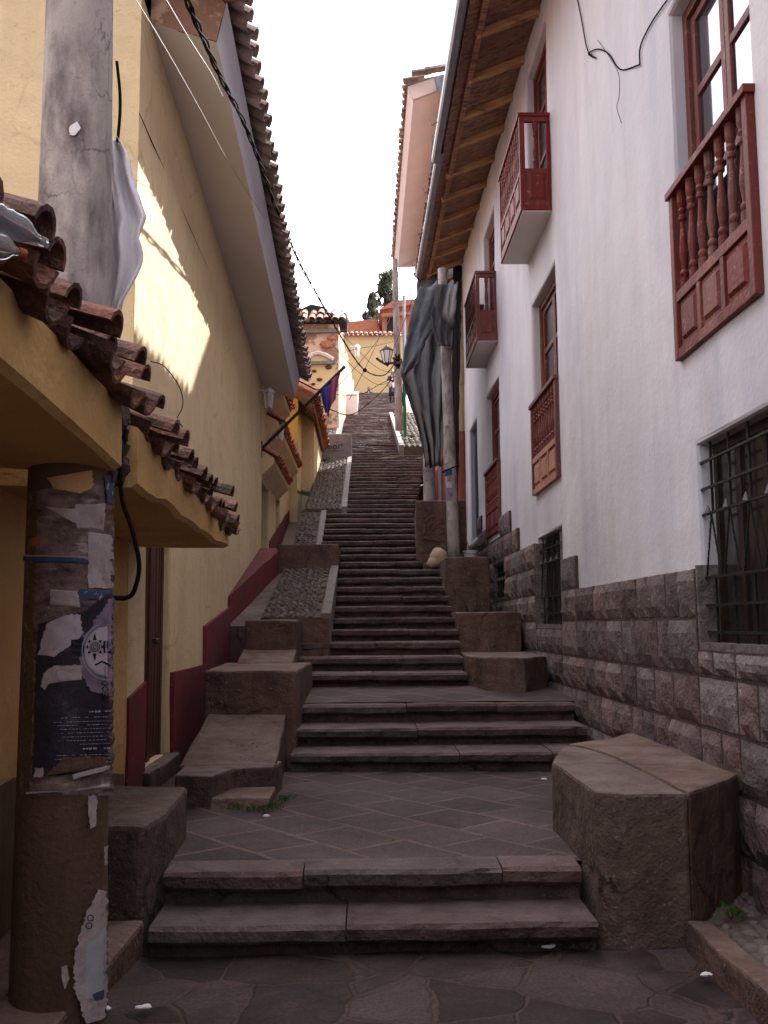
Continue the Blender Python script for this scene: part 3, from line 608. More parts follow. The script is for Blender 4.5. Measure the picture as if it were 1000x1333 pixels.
# rough stone base
def stone(mb, y0, y1, z0, z1, X=XR, out=.030):
    g = .014; y0 += g; y1 -= g; z0 += g; z1 -= g; ny = max(3, int((y1 - y0) / .07)); nz_ = max(3, int((z1 - z0) / .07)); sd_ = random.uniform(0, 99)
    base = len(mb.v); o_ = out * random.uniform(.7, 1.3); ty = random.uniform(-.02, .02)
    for j in range(nz_ + 1):
        for i in range(ny + 1):
            y = lerp(y0, y1, i / ny); z = lerp(z0, z1, j / nz_)
            e = min(i, ny - i, j, nz_ - j)
            h = 0 if e == 0 else (o_ * (.88 if e == 1 else 1) + .013 * mnoise.noise(Vector((y * 9, z * 9, sd_))) + .011 * mnoise.noise(Vector((y * 25, z * 25, sd_))) + ty * (z - z0) / .3)
            jy = 0 if e else .006 * mnoise.noise(Vector((z * 14, sd_, 1))); jz = 0 if e else (.012 if j == 0 else .006) * mnoise.noise(Vector((y * 12, sd_, 2)))
            mb.v.append(Vector((X - .034 - max(h, 0), y + jy, z + jz)))
    for j in range(nz_):
        for i in range(ny):
            a = base + j * (ny + 1) + i; mb.f.append([a, a + ny + 1, a + ny + 2, a + 1]); mb.mi.append(mb.cur)
    # rim back to the wall
    rim = [i for i in range(ny + 1)] + [ny + (ny + 1) * j for j in range(1, nz_ + 1)] + [nz_ * (ny + 1) + i for i in range(ny - 1, -1, -1)] + [(ny + 1) * j for j in range(nz_ - 1, 0, -1)]
    b2 = len(mb.v); n = len(rim)
    for k in rim: p = mb.v[base + k]; mb.v.append(Vector((X + .02, p.y, p.z)))
    for k in range(n): mb.f.append([base + rim[k], base + rim[(k + 1) % n], b2 + (k + 1) % n, b2 + k]); mb.mi.append(mb.cur)
sb = MB(); sb.cur = 1
rows = [-.05, .3, .63, .95, 1.27, 1.43, 1.63, 1.96, 2.30, 2.62, 2.95, 3.28, 3.60]
def topz(Y):
    for a, b, t in ((-9, 9.85, 1.96), (9.85, 10.58, 2.30), (10.58, 12.2, 1.6), (12.2, 13.55, 2.62), (13.55, 14.25, 2.95), (14.25, 15.3, 3.28), (15.3, 17.0, 3.0), (17.0, 17.75, 3.28), (17.75, 18.33, 3.6), (18.33, 20.6, 3.2)):
        if a <= Y < b: return t
    return 0
cuts = sorted({-1.5, 9.85, 10.58, 12.2, 13.55, 14.25, 15.3, 17.0, 17.75, 18.33, 20.55, 4.2, 6.27, 14.8, 16.2})
merged = {}
for ri in range(len(rows) - 1):
    z0, z1 = rows[ri], rows[ri + 1]
    for a, b in zip(cuts, cuts[1:]):
        m_ = (a + b) / 2; near_g1 = 4.2 < m_ < 6.27
        tz = topz(m_)
        if not near_g1:
            if abs(z0 - 1.27) < .01: zz0, zz1 = 1.27, 1.63
            elif abs(z0 - 1.43) < .01: continue
            else: zz0, zz1 = z0, z1
        else: zz0, zz1 = z0, z1
        zz1 = min(zz1, tz)
        if zz1 - zz0 < .1: continue
        if zz1 < zs(m_) - 1.4: continue
        skip = False
        for h in (HOLES['G1'], HOLES['G2'], HOLES['G3']):
            if h[0] - .01 <= m_ <= h[1] + .01 and zz1 > h[2] + .03 and zz0 < h[3] - .03:
                if zz0 < h[2] - .09: zz1 = h[2]
                elif zz1 > h[3] + .09: zz0 = h[3]
                else: skip = True
        if skip: continue
        y = a
        while y < b - .02:
            w_ = random.uniform(.28, .62); y2 = y + w_
            if b - y2 < .22: y2 = b
            stone(sb, y, y2, zz0, zz1); y = y2
sb.cur = 0
for a, b in zip(cuts, cuts[1:]):
    m_ = (a + b) / 2; t = topz(m_) - .02; hs = [h for h in (HOLES['G1'], HOLES['G2'], HOLES['G3']) if h[0] - .01 <= m_ <= h[1] + .01]
    if hs:
        sb.box(XR - .030, XR + .01, a, b, -.3, hs[0][2]); 
        if t > hs[0][3]: sb.box(XR - .030, XR + .01, a, b, hs[0][3], t)
    else: sb.box(XR - .030, XR + .01, a, b, -.3, t)
sb.build('stone_base', [M['mortar'], M['ashlar']], wh)

BAL = [(.5, 0), (.5, .10), (.34, .11), (.5, .14), (.5, .16), (.28, .19), (.36, .24), (.5, .36), (.42, .46), (.26, .62), (.24, .68), (.42, .70), (.42, .73), (.27, .75), (.44, .79), (.30, .82), (.5, .87), (.5, 1.0)]
def baluster(mb, x, y, z0, z1, r=.032):
    h = z1 - z0; mb.lathe([(r * 2 * a, h * b) for a, b in BAL], (x, y, z0), n=10)
def panel(mb, X, y0, y1, z0, z1, sg=-1):     # raised and fielded panel
    mb.extr([(X, y0, z0), (X, y1, z0), (X, y1, z1), (X, y0, z1)], (sg * .008, 0, 0))
    i = .035; a = [(X + sg * .008, y0 + i, z0 + i), (X + sg * .008, y1 - i, z0 + i), (X + sg * .008, y1 - i, z1 - i), (X + sg * .008, y0 + i, z1 - i)]
    j = .055; b = [(X + sg * .025, y0 + j, z0 + j), (X + sg * .025, y1 - j, z0 + j), (X + sg * .025, y1 - j, z1 - j), (X + sg * .025, y0 + j, z1 - j)]
    mb.add(a + b, [(4, 5, 6, 7), (0, 1, 5, 4), (1, 2, 6, 5), (2, 3, 7, 6), (3, 0, 4, 7)])
def french(house, h, set_=.10, trans=(.47, .74), label=None, glass='glass', top=True):
    y0, y1, z0, z1 = h; y0 += .03; y1 -= .03; z0 += .0; z1 -= .03; X = XR + set_; f = MB(); t = .075
    f.box(X, X + .09, y0, y0 + t, z0, z1); f.box(X, X + .09, y1 - t, y1, z0, z1); f.box(X + .002, X + .088, y0 + t, y1 - t, z1 - t, z1)
    f.box(X + .002, X + .088, y0 + t, y1 - t, z0, z0 + .06)
    fr = f.build('window', M['wood_red'], house, bevel=.006); 
    if label: fr['label'] = label
    ym = (y0 + y1) / 2
    for a, b in ((y0 + t + .004, ym - .003), (ym + .003, y1 - t - .004)):
        s = MB(); w_ = .07; s.box(X + .03, X + .075, a, a + w_, z0 + .06, z1 - t - .003); s.box(X + .03, X + .075, b - w_, b, z0 + .06, z1 - t - .003)
        zs_ = [z0 + .06] + [z0 + (z1 - z0) * k for k in trans] + [z1 - t - .003]
        for k, zz in enumerate(zs_):
            lo = zz if k == 0 else (zz - .06 if k == len(zs_) - 1 else zz - .03); hh = .12 if k == 0 else .06
            s.box(X + .033, X + .072, a + w_, b - w_, lo, lo + hh)
        s.build('sash', M['wood_red'], fr, bevel=.006)
        p = MB(); p.box(X + .05, X + .056, a + w_ - .01, b - w_ + .01, z0 + .1, z1 - t - .03); p.build('pane', M[glass], fr)
    return fr
def balustrade(house, y0, y1, z0, zr, n, mat='wood_red', X=XR, panels=3, pm=None):
    ph = .46; f = MB(); xo = X - .045; xi = X + .035
    f.box(xo, xi, y0, y0 + .07, z0, zr - .05); f.box(xo, xi, y1 - .07, y1, z0, zr - .05)
    f.box(xo - .02, xi + .015, y0 - .02, y1 + .02, zr - .05, zr)
    b = f.build('balustrade', M[mat], house, bevel=.005)
    g = MB(); g.box(xo + .004, xi - .004, y0 + .07, y1 - .07, z0, z0 + .07); g.box(xo + .004, xi - .004, y0 + .07, y1 - .07, z0 + ph - .07, z0 + ph); g.box(xo + .03, xi - .01, y0 + .07, y1 - .07, z0 + .07, z0 + ph - .07)
    w_ = (y1 - y0 - .14) / panels
    for k in range(1, panels): yy = y0 + .07 + k * w_; g.box(xo + .006, xi - .006, yy - .03, yy + .03, z0 + .07, z0 + ph - .07)
    g.build('lower_rail', M[pm or mat], b, bevel=.004)
    for k in range(panels):
        p = MB(); panel(p, xo + .03, y0 + .07 + k * w_ + .035, y0 + .07 + (k + 1) * w_ - .035, z0 + .075, z0 + ph - .075); p.build('panel', M[pm or mat], b)
    for k in range(n):
        yy = y0 + .07 + (y1 - y0 - .14) * (k + .5) / n; p = MB(); baluster(p, (xo + xi) / 2, yy, z0 + ph, zr - .05); p.build('baluster', M[mat], b)
    return b
french(wh, HOLES['W1'], label='tall window nearest the camera with sky reflected in its panes')
balustrade(wh, 5.06, 6.44, 3.365, 4.56, 7)
french(wh, HOLES['W2'], glass='glass_dim'); balustrade(wh, 10.58, 12.19, 3.205, 4.36, 9, pm='wood_pale')
french(wh, HOLES['W3'], glass='glass_dim'); balustrade(wh, 15.32, 16.99, 3.085, 4.24, 9)
# box balconies
def balcony(house, y0, y1, zb, zt, pr=.36, n=11):
    x0 = XR - pr; f = MB(); pw = .06
    f.box(x0, XR, y0, y1, zb, zb + .06)
    for y in (y0, y1 - pw): f.box(x0, x0 + pw, y, y + pw, zb + .06, zt - .04)
    f.box(x0 - .015, x0 + pw + .015, y0 - .015, y1 + .015, zt - .04, zt); f.box(x0 + pw + .015, XR, y0 - .015, y0 + pw, zt - .04, zt); f.box(x0 + pw + .015, XR, y1 - pw, y1 + .015, zt - .04, zt)
    for y in (y0, y1 - pw): f.box(XR - .05, XR - .002, y + .002, y + pw - .002, zb + .06, zt - .042)
    b = f.build('balcony', M['wood_red'], house, bevel=.005)
    q = MB(); q.box(x0 + .02, XR - .003, y0 + .02, y1 - .02, zb - .012, zb - .001); q.build('balcony_floor', M['plaster_grey'], b)
    ph = .45
    g = MB(); g.box(x0 + .004, x0 + pw - .004, y0 + pw, y1 - pw, zb + .06, zb + .13); g.box(x0 + .004, x0 + pw - .004, y0 + pw, y1 - pw, zb + ph, zb + ph + .06); g.box(x0 + .025, x0 + pw - .01, y0 + pw, y1 - pw, zb + .13, zb + ph)
    for y in (y0, y1 - pw):
        g.box(x0 + pw, XR - .05, y + .006, y + pw - .006, zb + .06, zb + ph + .05)
        g.box(x0 + pw, XR - .05, y + .004, y + pw - .004, zt - .10, zt - .042)
    w_ = (y1 - y0 - 2 * pw) / 4
    for k in range(1, 4): yy = y0 + pw + k * w_; g.box(x0 + .006, x0 + pw - .006, yy - .025, yy + .025, zb + .13, zb + ph)
    g.build('lower_rail', M['wood_red'], b, bevel=.004)
    for k in range(4):
        p = MB(); panel(p, x0 + .025, y0 + pw + k * w_ + .03, y0 + pw + (k + 1) * w_ - .03, zb + .135, zb + ph - .005); p.build('panel', M['wood_red'], b)
    p = MB(); a0, a1, c0, c1 = x0 + pw + .03, XR - .07, zb + .12, zb + ph; yy = y0 + .006
    A = [(a0, yy, c0), (a1, yy, c0), (a1, yy, c1), (a0, yy, c1)]; B = [(a0 + .03, yy - .018, c0 + .03), (a1 - .03, yy - .018, c0 + .03), (a1 - .03, yy - .018, c1 - .03), (a0 + .03, yy - .018, c1 - .03)]
    p.add(A + B, [(4, 5, 6, 7), (0, 1, 5, 4), (1, 2, 6, 5), (2, 3, 7, 6), (3, 0, 4, 7)]); p.build('panel', M['wood_red'], b)
    for k in range(n):
        yy = y0 + pw + (y1 - y0 - 2 * pw) * (k + .5) / n; p = MB(); baluster(p, x0 + pw / 2, yy, zb + ph + .06, zt - .04, r=.026); p.build('baluster', M['wood_red'], b)
    for y in (y0 + pw / 2, y1 - pw / 2):
        p = MB(); baluster(p, (x0 + pw + XR - .05) / 2, y, zb + ph + .05, zt - .10, r=.03); p.build('baluster', M['wood_red'], b)
    return b
french(wh, HOLES['B1'], glass='glass_dim'); french(wh, HOLES['B2'], glass='glass_dim')
balcony(wh, 10.64, 12.33, 6.30, 7.47); balcony(wh, 15.31, 17.03, 6.16, 7.32, pr=.34)
# street grilles
def grille(house, h, zh, zv, sp, label=None, X=XR + .03, shutter=True):
    y0, y1, z0, z1 = h; b = MB()
    for z in zh: b.bar((X, y0 + .01, z), (X, y1 - .01, z), .016, .016)
    k = 0; y = y1 - .16
    while y > y0 + .05:
        b.bar((X + .02, y, z1 - .01), (X + .02, y, zv[0]), .014); b.bar((X + .02, y, zv[1]), (X + .02, y, z0 + .01), .014)
        for s_ in (-1, 1):
            n_ = 9
            for q in range(n_):
                t0, t1 = q / n_, (q + .8) / n_
                b.bar((X + .008, y + s_ * sp * .42 * t0, lerp(zv[0], zv[1], t0)), (X + .008, y + s_ * sp * .42 * t1, lerp(zv[0], zv[1], t1)), .009)
            b.bar((X + .01, y, zv[0]), (X + .01, y + s_ * sp * .42, zv[1]), .007)
        y -= sp
    g = b.build('window_grille', M['iron'], house)
    if label: g['label'] = label
    y = y1 - .16
    while y > y0 + .05:
        p = MB(); p.lathe([(.022, -.01), (.02, .0), (.002, .045)], (X - .012, y, zv[0] + .01), n=4); y -= sp; p.build('spear_tip', M['kerb'], g)
    f = MB(); Xf = XR + .11; t = .06
    f.box(Xf, Xf + .05, y0 + .03, y1 - .03, z0 + .03, z0 + .09); f.box(Xf, Xf + .05, y0 + .03, y1 - .03, z1 - .09, z1 - .03)
    n_ = max(2, round((y1 - y0) / .45))
    for k in range(n_ + 1): yy = lerp(y0 + .06, y1 - .06, k / n_); f.box(Xf + .003, Xf + .047, yy - .03, yy + .03, z0 + .09, z1 - .09)
    fr = f.build('street_window', M['wood_dark'], house)
    p = MB(); p.box(Xf + .02, Xf + .026, y0 + .06, y1 - .06, z0 + .06, z1 - .06); p.build('pane', M['glass_dim'], fr)
grille(wh, HOLES['G1'], (2.63, 2.455, 2.29, 1.885, 1.71, 1.54), (2.29, 1.885), .31, 'long black iron grille with pointed tips over a dark window')
grille(wh, HOLES['G2'], (2.5, 2.33, 1.92, 1.72), (2.33, 1.92), .33); grille(wh, HOLES['G3'], (2.42, 2.3, 2.1), (2.3, 2.1), .3)
d = MB(); y0, y1, z0, z1 = HOLES['DD']; d.box(XR + .10, XR + .16, y0 + .02, y1 - .02, z0, z1 - .02)
for k in range(1, 4): yy = lerp(y0, y1, k / 4); d.box(XR + .085, XR + .1, yy - .02, yy + .02, z0 + .1, z1 - .1)
d.build('door', M['door_blue'], wh)
for h, zt_ in (('G1', 1.97), ('G2', 2.6), ('G3', 2.56)):
    a, b, c, e = HOLES[h]
    for y_ in (a + .001, b - .033): m_ = MB(); m_.box(XR - .025, XR + .30, y_, y_ + .032, c + .046, zt_); o = m_.build('stone_jamb', M['ashlar'], wh); dense(o, .2, .006)
# stone sills under the grilles
for h in ('G1', 'G2', 'G3'):
    a, b, c, e = HOLES[h]; m_ = MB(); m_.box(XR - .03, XR + .31, a + .032, b - .032, c + .001, c + .045); m_.build('sill', M['ashlar'], wh)
# unseen block added behind the viewer to keep sky light off the foreground
m_ = MB(); m_.box(-9, XR + .4, -9.3, -7.5, -.6, 8.2); m_.build('sky_blocker', M['plaster_white'], wh)
m_ = MB(); m_.box(-9.3, XR + .4, -9.6, -7.1, 8.2, 8.4); m_.build('sky_blocker_top', M['tile'], wh)
# roof overhang
def zE(Y): return 9.05 + .042 * (Y - 10.85)
ro = MB()
ro.extr([(1.24, -9.2, zE(-9) - .34), (XR + .02, -9.2, zE(-9) + .04), (5.6, -9.2, zE(-9) + 1.7), (5.6, -9.2, zE(-9) + 1.78), (1.24, -9.2, zE(-9) - .27)], (0, 0, 0))
ro = MB()
for a, b in ((-9.2, -2), (-2, 6), (6, 13), (13, 20.75)):
    A, B = zE(a), zE(b)
    P = [(1.24, -.34), (XR + .02, .04), (5.6, 1.7), (5.6, 1.78), (1.24, -.27)]
    ro.add([(x, a, A + z) for x, z in P] + [(x, b, B + z) for x, z in P], [(0, 1, 6, 5), (1, 2, 7, 6), (2, 3, 8, 7), (3, 4, 9, 8), (4, 0, 5, 9), (0, 4, 3, 2, 1), (5, 6, 7, 8, 9)])
rf = ro.build('roof', M['boards'], wh)
ro = MB(); ro.add([(5.6, -9.2, 10.0), (5.6, 20.75, 11.2), (9.2, 20.75, 9.4), (9.2, -9.2, 8.6)], [(0, 1, 2, 3)]); ro.build('back_slope', M['tile'], rf)
tm = MB(); y = 4.0
while y < 20.7:
    z = zE(y)
    for c in (0, 1):
        tm.tile((1.13 + c * .36, y, z - .30 + c * .15), (-1 * -1, 0, .40), (0, 0, 1), r=.095, L_=.42, conc=False)
        tm.tile((1.15 + c * .36, y + .105, z - .25 + c * .15), (1, 0, .40), (0, 0, 1), r=.085, L_=.42, conc=True)
    y += .21
tm.build('roof_tiles', M['tile_old'], rf)
fb = MB(); fb.bar((1.42, 3, zE(3) - .31), (1.42, 20.7, zE(20.7) - .31), .07, .06); fb.build('eave_board', M['boards'], rf)
for k in range(18):
    Y = 20.35 - 1.02 * k; r_ = MB(); z = zE(Y); x1 = 1.40 + random.uniform(-.05, .04)
    r_.bar((XR + .1, Y + random.uniform(-.04, .04), z + .03), (x1, Y + random.uniform(-.05, .05), z - .305 + (x1 - 1.4) * .4), .10, .10)
    r_.warp(.008, 3); r_.build('rafter', M['rafter'], wh, bevel=.012)
for (a, b, x, dz) in ((2, 14.5, 1.13, -.40), (14.3, 20.5, 1.19, -.33)):
    gm = MB(); P = [(-.06, .07), (-.06, -.02), (-.035, -.05), (.035, -.05), (.06, -.02), (.06, .07), (.05, .07), (.05, -.015), (.03, -.04), (-.03, -.04), (-.05, -.015), (-.05, .07)]
    A, B = zE(a) + dz, zE(b) + dz; n_ = len(P)
    gm.add([(x + p, a, A + q) for p, q in P] + [(x + p, b, B + q) for p, q in P], [tuple(range(n_)), tuple(range(2 * n_ - 1, n_ - 1, -1))] + [(i, n_ + i, n_ + (i + 1) % n_, (i + 1) % n_) for i in range(n_)])
    g_ = gm.build('gutter', M['metal_grey'], wh)
    for q in range(3):
        yy = lerp(a, b, (q + .8) / 3.1) ; zz = lerp(A, B, (yy - a) / (b - a))
        hk = MB(); hk.tube([(x + .08, yy, zz + .12), (x - .07, yy, zz + .03), (x - .14, yy + .02, zz - .01), (x - .16, yy + .1, zz + .13)], .007, 5); hk.build('gutter_hook', M['iron'], g_)

# ================================================================= YELLOW HOUSE on the left
yh = thing('yellow_house', 'yellow plastered house with a dark red base and a deep tiled eave over the alley', 'house', (XL, 9, 0))
def zW(Y): return 6.55 - .0965 * (Y - 7.57)
DOOR = (7.8, 8.9, .45, 2.5)
wm = MB(); wall_holes(wm, XL, 7.25, 16.3, -.6, 5.6, [DOOR], .14, sgn=-1, amp=.015)
ym = MB()
for k in range(16):
    a, b = lerp(7.25, 16.3, k / 16), lerp(7.25, 16.3, (k + 1) / 16)
    ym.add([(XL, a, 5.6), (XL, b, 5.6), (XL, b, zW(b) + .02), (XL, a, zW(a) + .02)], [(0, 1, 2, 3)])
wm.add(ym.v, ym.f)
wm.add([(XL, 7.25, 0), (-8, 7.25, 0), (-8, 7.25, 9.5), (-4.5, 7.25, 9.5), (XL, 7.25, 7.3)], [(0, 1, 2, 3, 4)])
wm.add([(XL, 16.3, 0), (-8, 16.3, 0), (-8, 16.3, 8.5), (-4.5, 16.3, 8.5), (XL, 16.3, 5.75)], [(4, 3, 2, 1, 0)])
wm.add([(-8, 7.25, 0), (-8, 16.3, 0), (-8, 16.3, 8.5), (-8, 7.25, 9.5)], [(0, 1, 2, 3)])
wm.build('wall', M['plaster_yellow'], yh)
dd = MB()
dd.extr([(XL - .012, 7.24, 0), (XL - .012, 7.80, 0), (XL - .012, 7.80, 1.17), (XL - .012, 7.24, 1.08)], (.045, 0, 0))
dd.extr([(XL - .012, 8.90, 0), (XL - .012, 16.29, 0), (XL - .012, 16.29, 2.25), (XL - .012, 14.5, 2.03), (XL - .012, 12.6, 1.84), (XL - .012, 10.62, 1.60), (XL - .012, 10.62, 1.19), (XL - .012, 8.90, 1.19)], (.045, 0, 0))
dd.build('painted_base', M['dado'], yh)
d = MB(); X = XL - .10; y0, y1, z0, z1 = DOOR
d.box(X - .05, X, y0 + .03, y1 - .03, z0, z1)
for k in range(8):
    a = lerp(y0 + .05, y1 - .05, k / 8); d.box(X, X + .018, a + .01, a + .11, z0 + .05, z1)
d.box(X + .005, X + .03, y0 + .03, y0 + .10, z0, z1); d.box(X + .005, X + .03, y1 - .10, y1 - .03, z0, z1); d.box(X + .004, X + .035, y0 + .5, y0 + .6, z0, z1)
dr = d.build('door', M['wood_door'], yh, bevel=.004)
k = MB(); k.lathe([(.015, 0), (.03, .01), (.03, .04), (.015, .05)], (X + .05, y0 + .72, 1.45), n=8); k.build('handle', M['iron_rust'], dr)
s = MB(); s.box(XL - .14, XL + .09, 7.72, 8.95, .2, .48); o = s.build('door_step', M['block'], yh, bevel=.02); dense(o)
pp_ = MB(); pp_.prism([(XL + .01, 12.54), (XL + .02, 12.52), (XL + .36, 16.28), (XL, 16.28)], 1.2, lambda x, y: 1.98 + .24 * (y - 12.5)); o = pp_.build('painted_plinth', M['dado'], yh, bevel=.02); dense(o, .3, .012)
# eave: soffit, fascia, tiles
def zf(Y): return 6.24 - .095 * (Y - 8.9)
sf = MB(); fa = MB(); ys = [lerp(7.55, 16.6, k / 20) for k in range(21)]
for a, b in zip(ys, ys[1:]):
    sf.add([(XL - .02, a, zW(a)), (XL - .02, b, zW(b)), (-1.2, b, zf(b)), (-1.2, a, zf(a))], [(0, 1, 2, 3)])
    fa.add([(-1.2, a, zf(a)), (-1.2, b, zf(b)), (-1.12, b, zf(b) + .36), (-1.12, a, zf(a) + .36)], [(0, 1, 2, 3)])
ge = MB(); ge.extr([(XL, 7.6, zW(7.6)), (-1.2, 7.6, zf(7.6)), (-1.12, 7.6, zf(7.6) + .36), (XL, 7.6, 7.25)], (0, -.05, 0))
sf.extr([(XL, 16.6, zW(16.6)), (-1.2, 16.6, zf(16.6)), (-1.12, 16.6, zf(16.6) + .36), (XL, 16.6, zW(16.6) + .6)], (0, .01, 0))
e_ = sf.build('eave', M['plaster_grey'], yh); o = ge.build('gable_end', M['adobe'], e_); dense(o, .15, .02); fa.build('fascia', M['fascia_grey'], e_)
rt = MB(); y = 7.15
while y < 16.8:
    z = zf(y) + .40
    for c in range(3):
        rt.tile((-.945 - c * .33, y, z - .03 + c * .17), (-1, 0, .5), (0, 0, 1), r=.09, L_=.42, jit=.016)
        if c < 2: rt.tile((-.96 - c * .33, y + .105, z + .0 + c * .17), (-1, 0, .5), (0, 0, 1), r=.09, L_=.42, conc=True, jit=.016)
    y += .21
rt.build('eave_tiles', M['tile_grey'], yh)
rs = MB(); rs.add([(-1.05, 7.2, zf(7.2) + .46), (-1.05, 16.75, zf(16.75) + .46), (-4.6, 16.75, zf(16.75) + 2.25), (-4.6, 7.2, zf(7.2) + 2.25)], [(0, 1, 2, 3)])
rs.add([(-4.6, 7.2, zf(7.2) + 2.25), (-4.6, 16.75, zf(16.75) + 2.25), (-8.2, 16.75, zf(16.75) + .4), (-8.2, 7.2, zf(7.2) + .4)], [(0, 1, 2, 3)]); rs.build('roof', M['tile_old'], yh)
rk = MB()
for k in range(9):
    rk.tile((-1.02 - k * .36, 7.28, zf(7.28) + .52 + k * .185), (-1, 0, .51), (0, 0, 1), r=.11, L_=.46); rk.tile((-1.02 - k * .36, 7.1, zf(7.28) + .44 + k * .185), (-1, 0, .51), (0, 0, 1), r=.11, L_=.46, conc=True)
    rk.box(-1.35 - k * .36, -1.04 - k * .36, 7.12, 7.6, zf(7.28) + .36 + k * .185, zf(7.28) + .40 + k * .185, jit=.01)
rk.build('verge_tiles', M['tile_red'], yh)

# low ochre garden wall with tiled canopies
gw = thing('garden_wall', 'ochre plastered garden wall behind the postered pole at lower left', 'wall', (XL, 3, 0))
wl = MB(); wall_holes(wl, XL, -9, 7.24, -.3, 2.75, [], .1, sgn=-1, amp=.02); wl.box(XL - .35, XL - .03, -9, 7.2, -.3, 2.74)
wl.build('wall', M['plaster_ochre'], gw)
wl = MB(); wl.extr([(XL + .001, -4, -.1), (XL + .001, 7.2, -.1), (XL + .001, 7.2, .55), (XL + .001, 6.2, .72), (XL + .001, 5.5, .62), (XL + .001, 5.0, .86), (XL + .001, 4, .8), (XL + .001, -4, .7)], (.014, 0, 0)); o = wl.build('bare_plinth', M['concrete_dirty'], gw)
ledge = MB(); ledge.box(XL - .3, XL + .05, 4.42, 5.05, 1.15, 1.75)
def canopy(label, y0, y1, topo, bot, wallz, yend_slope=0, tile_over=.12, tcol='tile_old', n_c=2, X=-1.06):
    th = thing('tiled_canopy', label, 'canopy', (XL, y0, bot(y0)), 'tiled canopies on the garden wall')
    b = MB(); n_ = 14; rows_ = []
    for k in range(n_ + 1):
        y = lerp(y0, y1, k / n_); w1 = .012 * mnoise.noise(Vector((y * 2.5, 1, 0))); w2 = .045 * mnoise.noise(Vector((y * 1.8, 5, 0)))
        rows_.append([(XL, y, bot(y) + .02), (lerp(XL, X, .5), y, bot(y) + w2), (X - .03, y, bot(y) + w2), (X + w1, y, bot(y) + .02 + w2), (X + w1 - .005, y, topo(y) - .01), (X - .04, y, topo(y)), (XL, y, wallz)])
    base = len(b.v); m_ = 7
    for r_ in rows_: b.v += [Vector(p) for p in r_]
    for k in range(n_):
        for j in range(m_): a = base + k * m_ + j; c = base + k * m_ + (j + 1) % m_; b.f.append([a, c, c + m_, a + m_]); b.mi.append(0)
    b.f.append([base + j for j in range(m_ - 1, -1, -1)]); b.mi.append(0); b.f.append([base + n_ * m_ + j for j in range(m_)]); b.mi.append(0)
    b.build('canopy_slab', M['plaster_ochre'], th, smooth=False)
    return th
ca = canopy('tiled ochre canopy nearest the camera, wrapping the concrete pole', -1.0, 4.22, lambda y: 2.62 - .03 * (y - 3), lambda y: 2.36 - .06 * max(0, y - 3), 2.95)
cb = canopy('tiled ochre canopy over the wooden door, with a jutting lower corner', 4.52, 7.58, lambda y: 2.54 - .065 * (y - 4.5), lambda y: 2.24 - .015 * (y - 4.5), 2.9)
def ctiles(th, y0, y1, zt, sp=.21, r=.085, mats='tile_old', jit=.02, skip=None):
    t_ = MB(); y = y0
    while y < y1:
        z = zt(y); j = random.uniform(-.07, .05)
        t_.tile((-.97 + j, y, z + .0), (-1, 0, .30 + random.uniform(-.05, .08)), (0, 0, 1), r=r, L_=.42, jit=jit, th=.02)
        t_.tile((-.985 + j, y + sp * .5, z - .055), (-1, 0, .42), (0, 0, 1), r=r * 1.12, L_=.34, conc=True, jit=jit, th=.02)
        if not (4.0 < y < 4.5): t_.tile((-1.27 + j, y + .02, z + .06), (-1, 0, .24), (0, 0, 1), r=r, L_=.50, jit=jit, th=.02); t_.tile((-1.3, y + sp * .5, z + .04), (-1, 0, .24), (0, 0, 1), r=r * .9, L_=.48, conc=True, jit=jit)
        y += sp * random.uniform(.94, 1.06)
    return t_.build('clay_tiles', M[mats], th, bevel=0)
ctiles(ca, -.9, 4.25, lambda y: 2.69 - .03 * (y - 3), jit=.03)
ctiles(cb, 4.6, 7.5, lambda y: 2.60 - .065 * (y - 4.5), jit=.035, r=.085, sp=.2)
t_ = MB()
for k in range(7): t_.tile((-1.55, 6.6 + k * .16, 2.78 - .02 * k), (-1, .1, .35), (0, 0, 1), r=.07, L_=.3, jit=.01)
t_.build('ridge_tiles', M['tile_red'], cb)
rb_ = MB(); rb_.cur = 0
for k in range(5):
    for q in range(2): rb_.box(-1.32 + .12 * q, -1.22 + .12 * q, 4.24, 4.5, 2.24 + .075 * k, 2.30 + .075 * k, jit=.015)
for k in range(10): rb_.rock((-1.12 + random.uniform(-.06, .03), random.uniform(4.28, 4.5), random.uniform(2.26, 2.55)), random.uniform(.04, .07))
o = rb_.build('broken_masonry', M['mortar'], cb)

# ================================================================= POLE with posters
def pole_c(z): return (-1.272 - .0088 * z, 4.25)
def pole_r(z): return .196 - .0105 * z
pl = thing('concrete_pole', 'thick concrete pole in the left foreground, plastered with torn posters', 'utility pole', (-1.27, 4.25, 0))
mb = MB(); N_ = 40; nz_ = 60; zz = [lerp(-.1, 9.5, (k / nz_)) for k in range(nz_ + 1)]
for k, z in enumerate(zz):
    cx, cy = pole_c(z); r = pole_r(z)
    for i in range(N_):
        a = 2 * math.pi * i / N_; rr = r + .0025 * mnoise.noise(Vector((math.cos(a) * 2, math.sin(a) * 2, z * 2)))
        mb.v.append(Vector((cx + rr * math.cos(a), cy + rr * math.sin(a), z)))
for k in range(nz_):
    for i in range(N_):
        a = k * N_ + i; b = k * N_ + (i + 1) % N_; mb.f.append([a, b, b + N_, a + N_]); mb.mi.append(1 if zz[k] < 2.25 else 0)
mb.build('shaft', [M['concrete'], M['concrete_dirty']], pl, smooth=True)
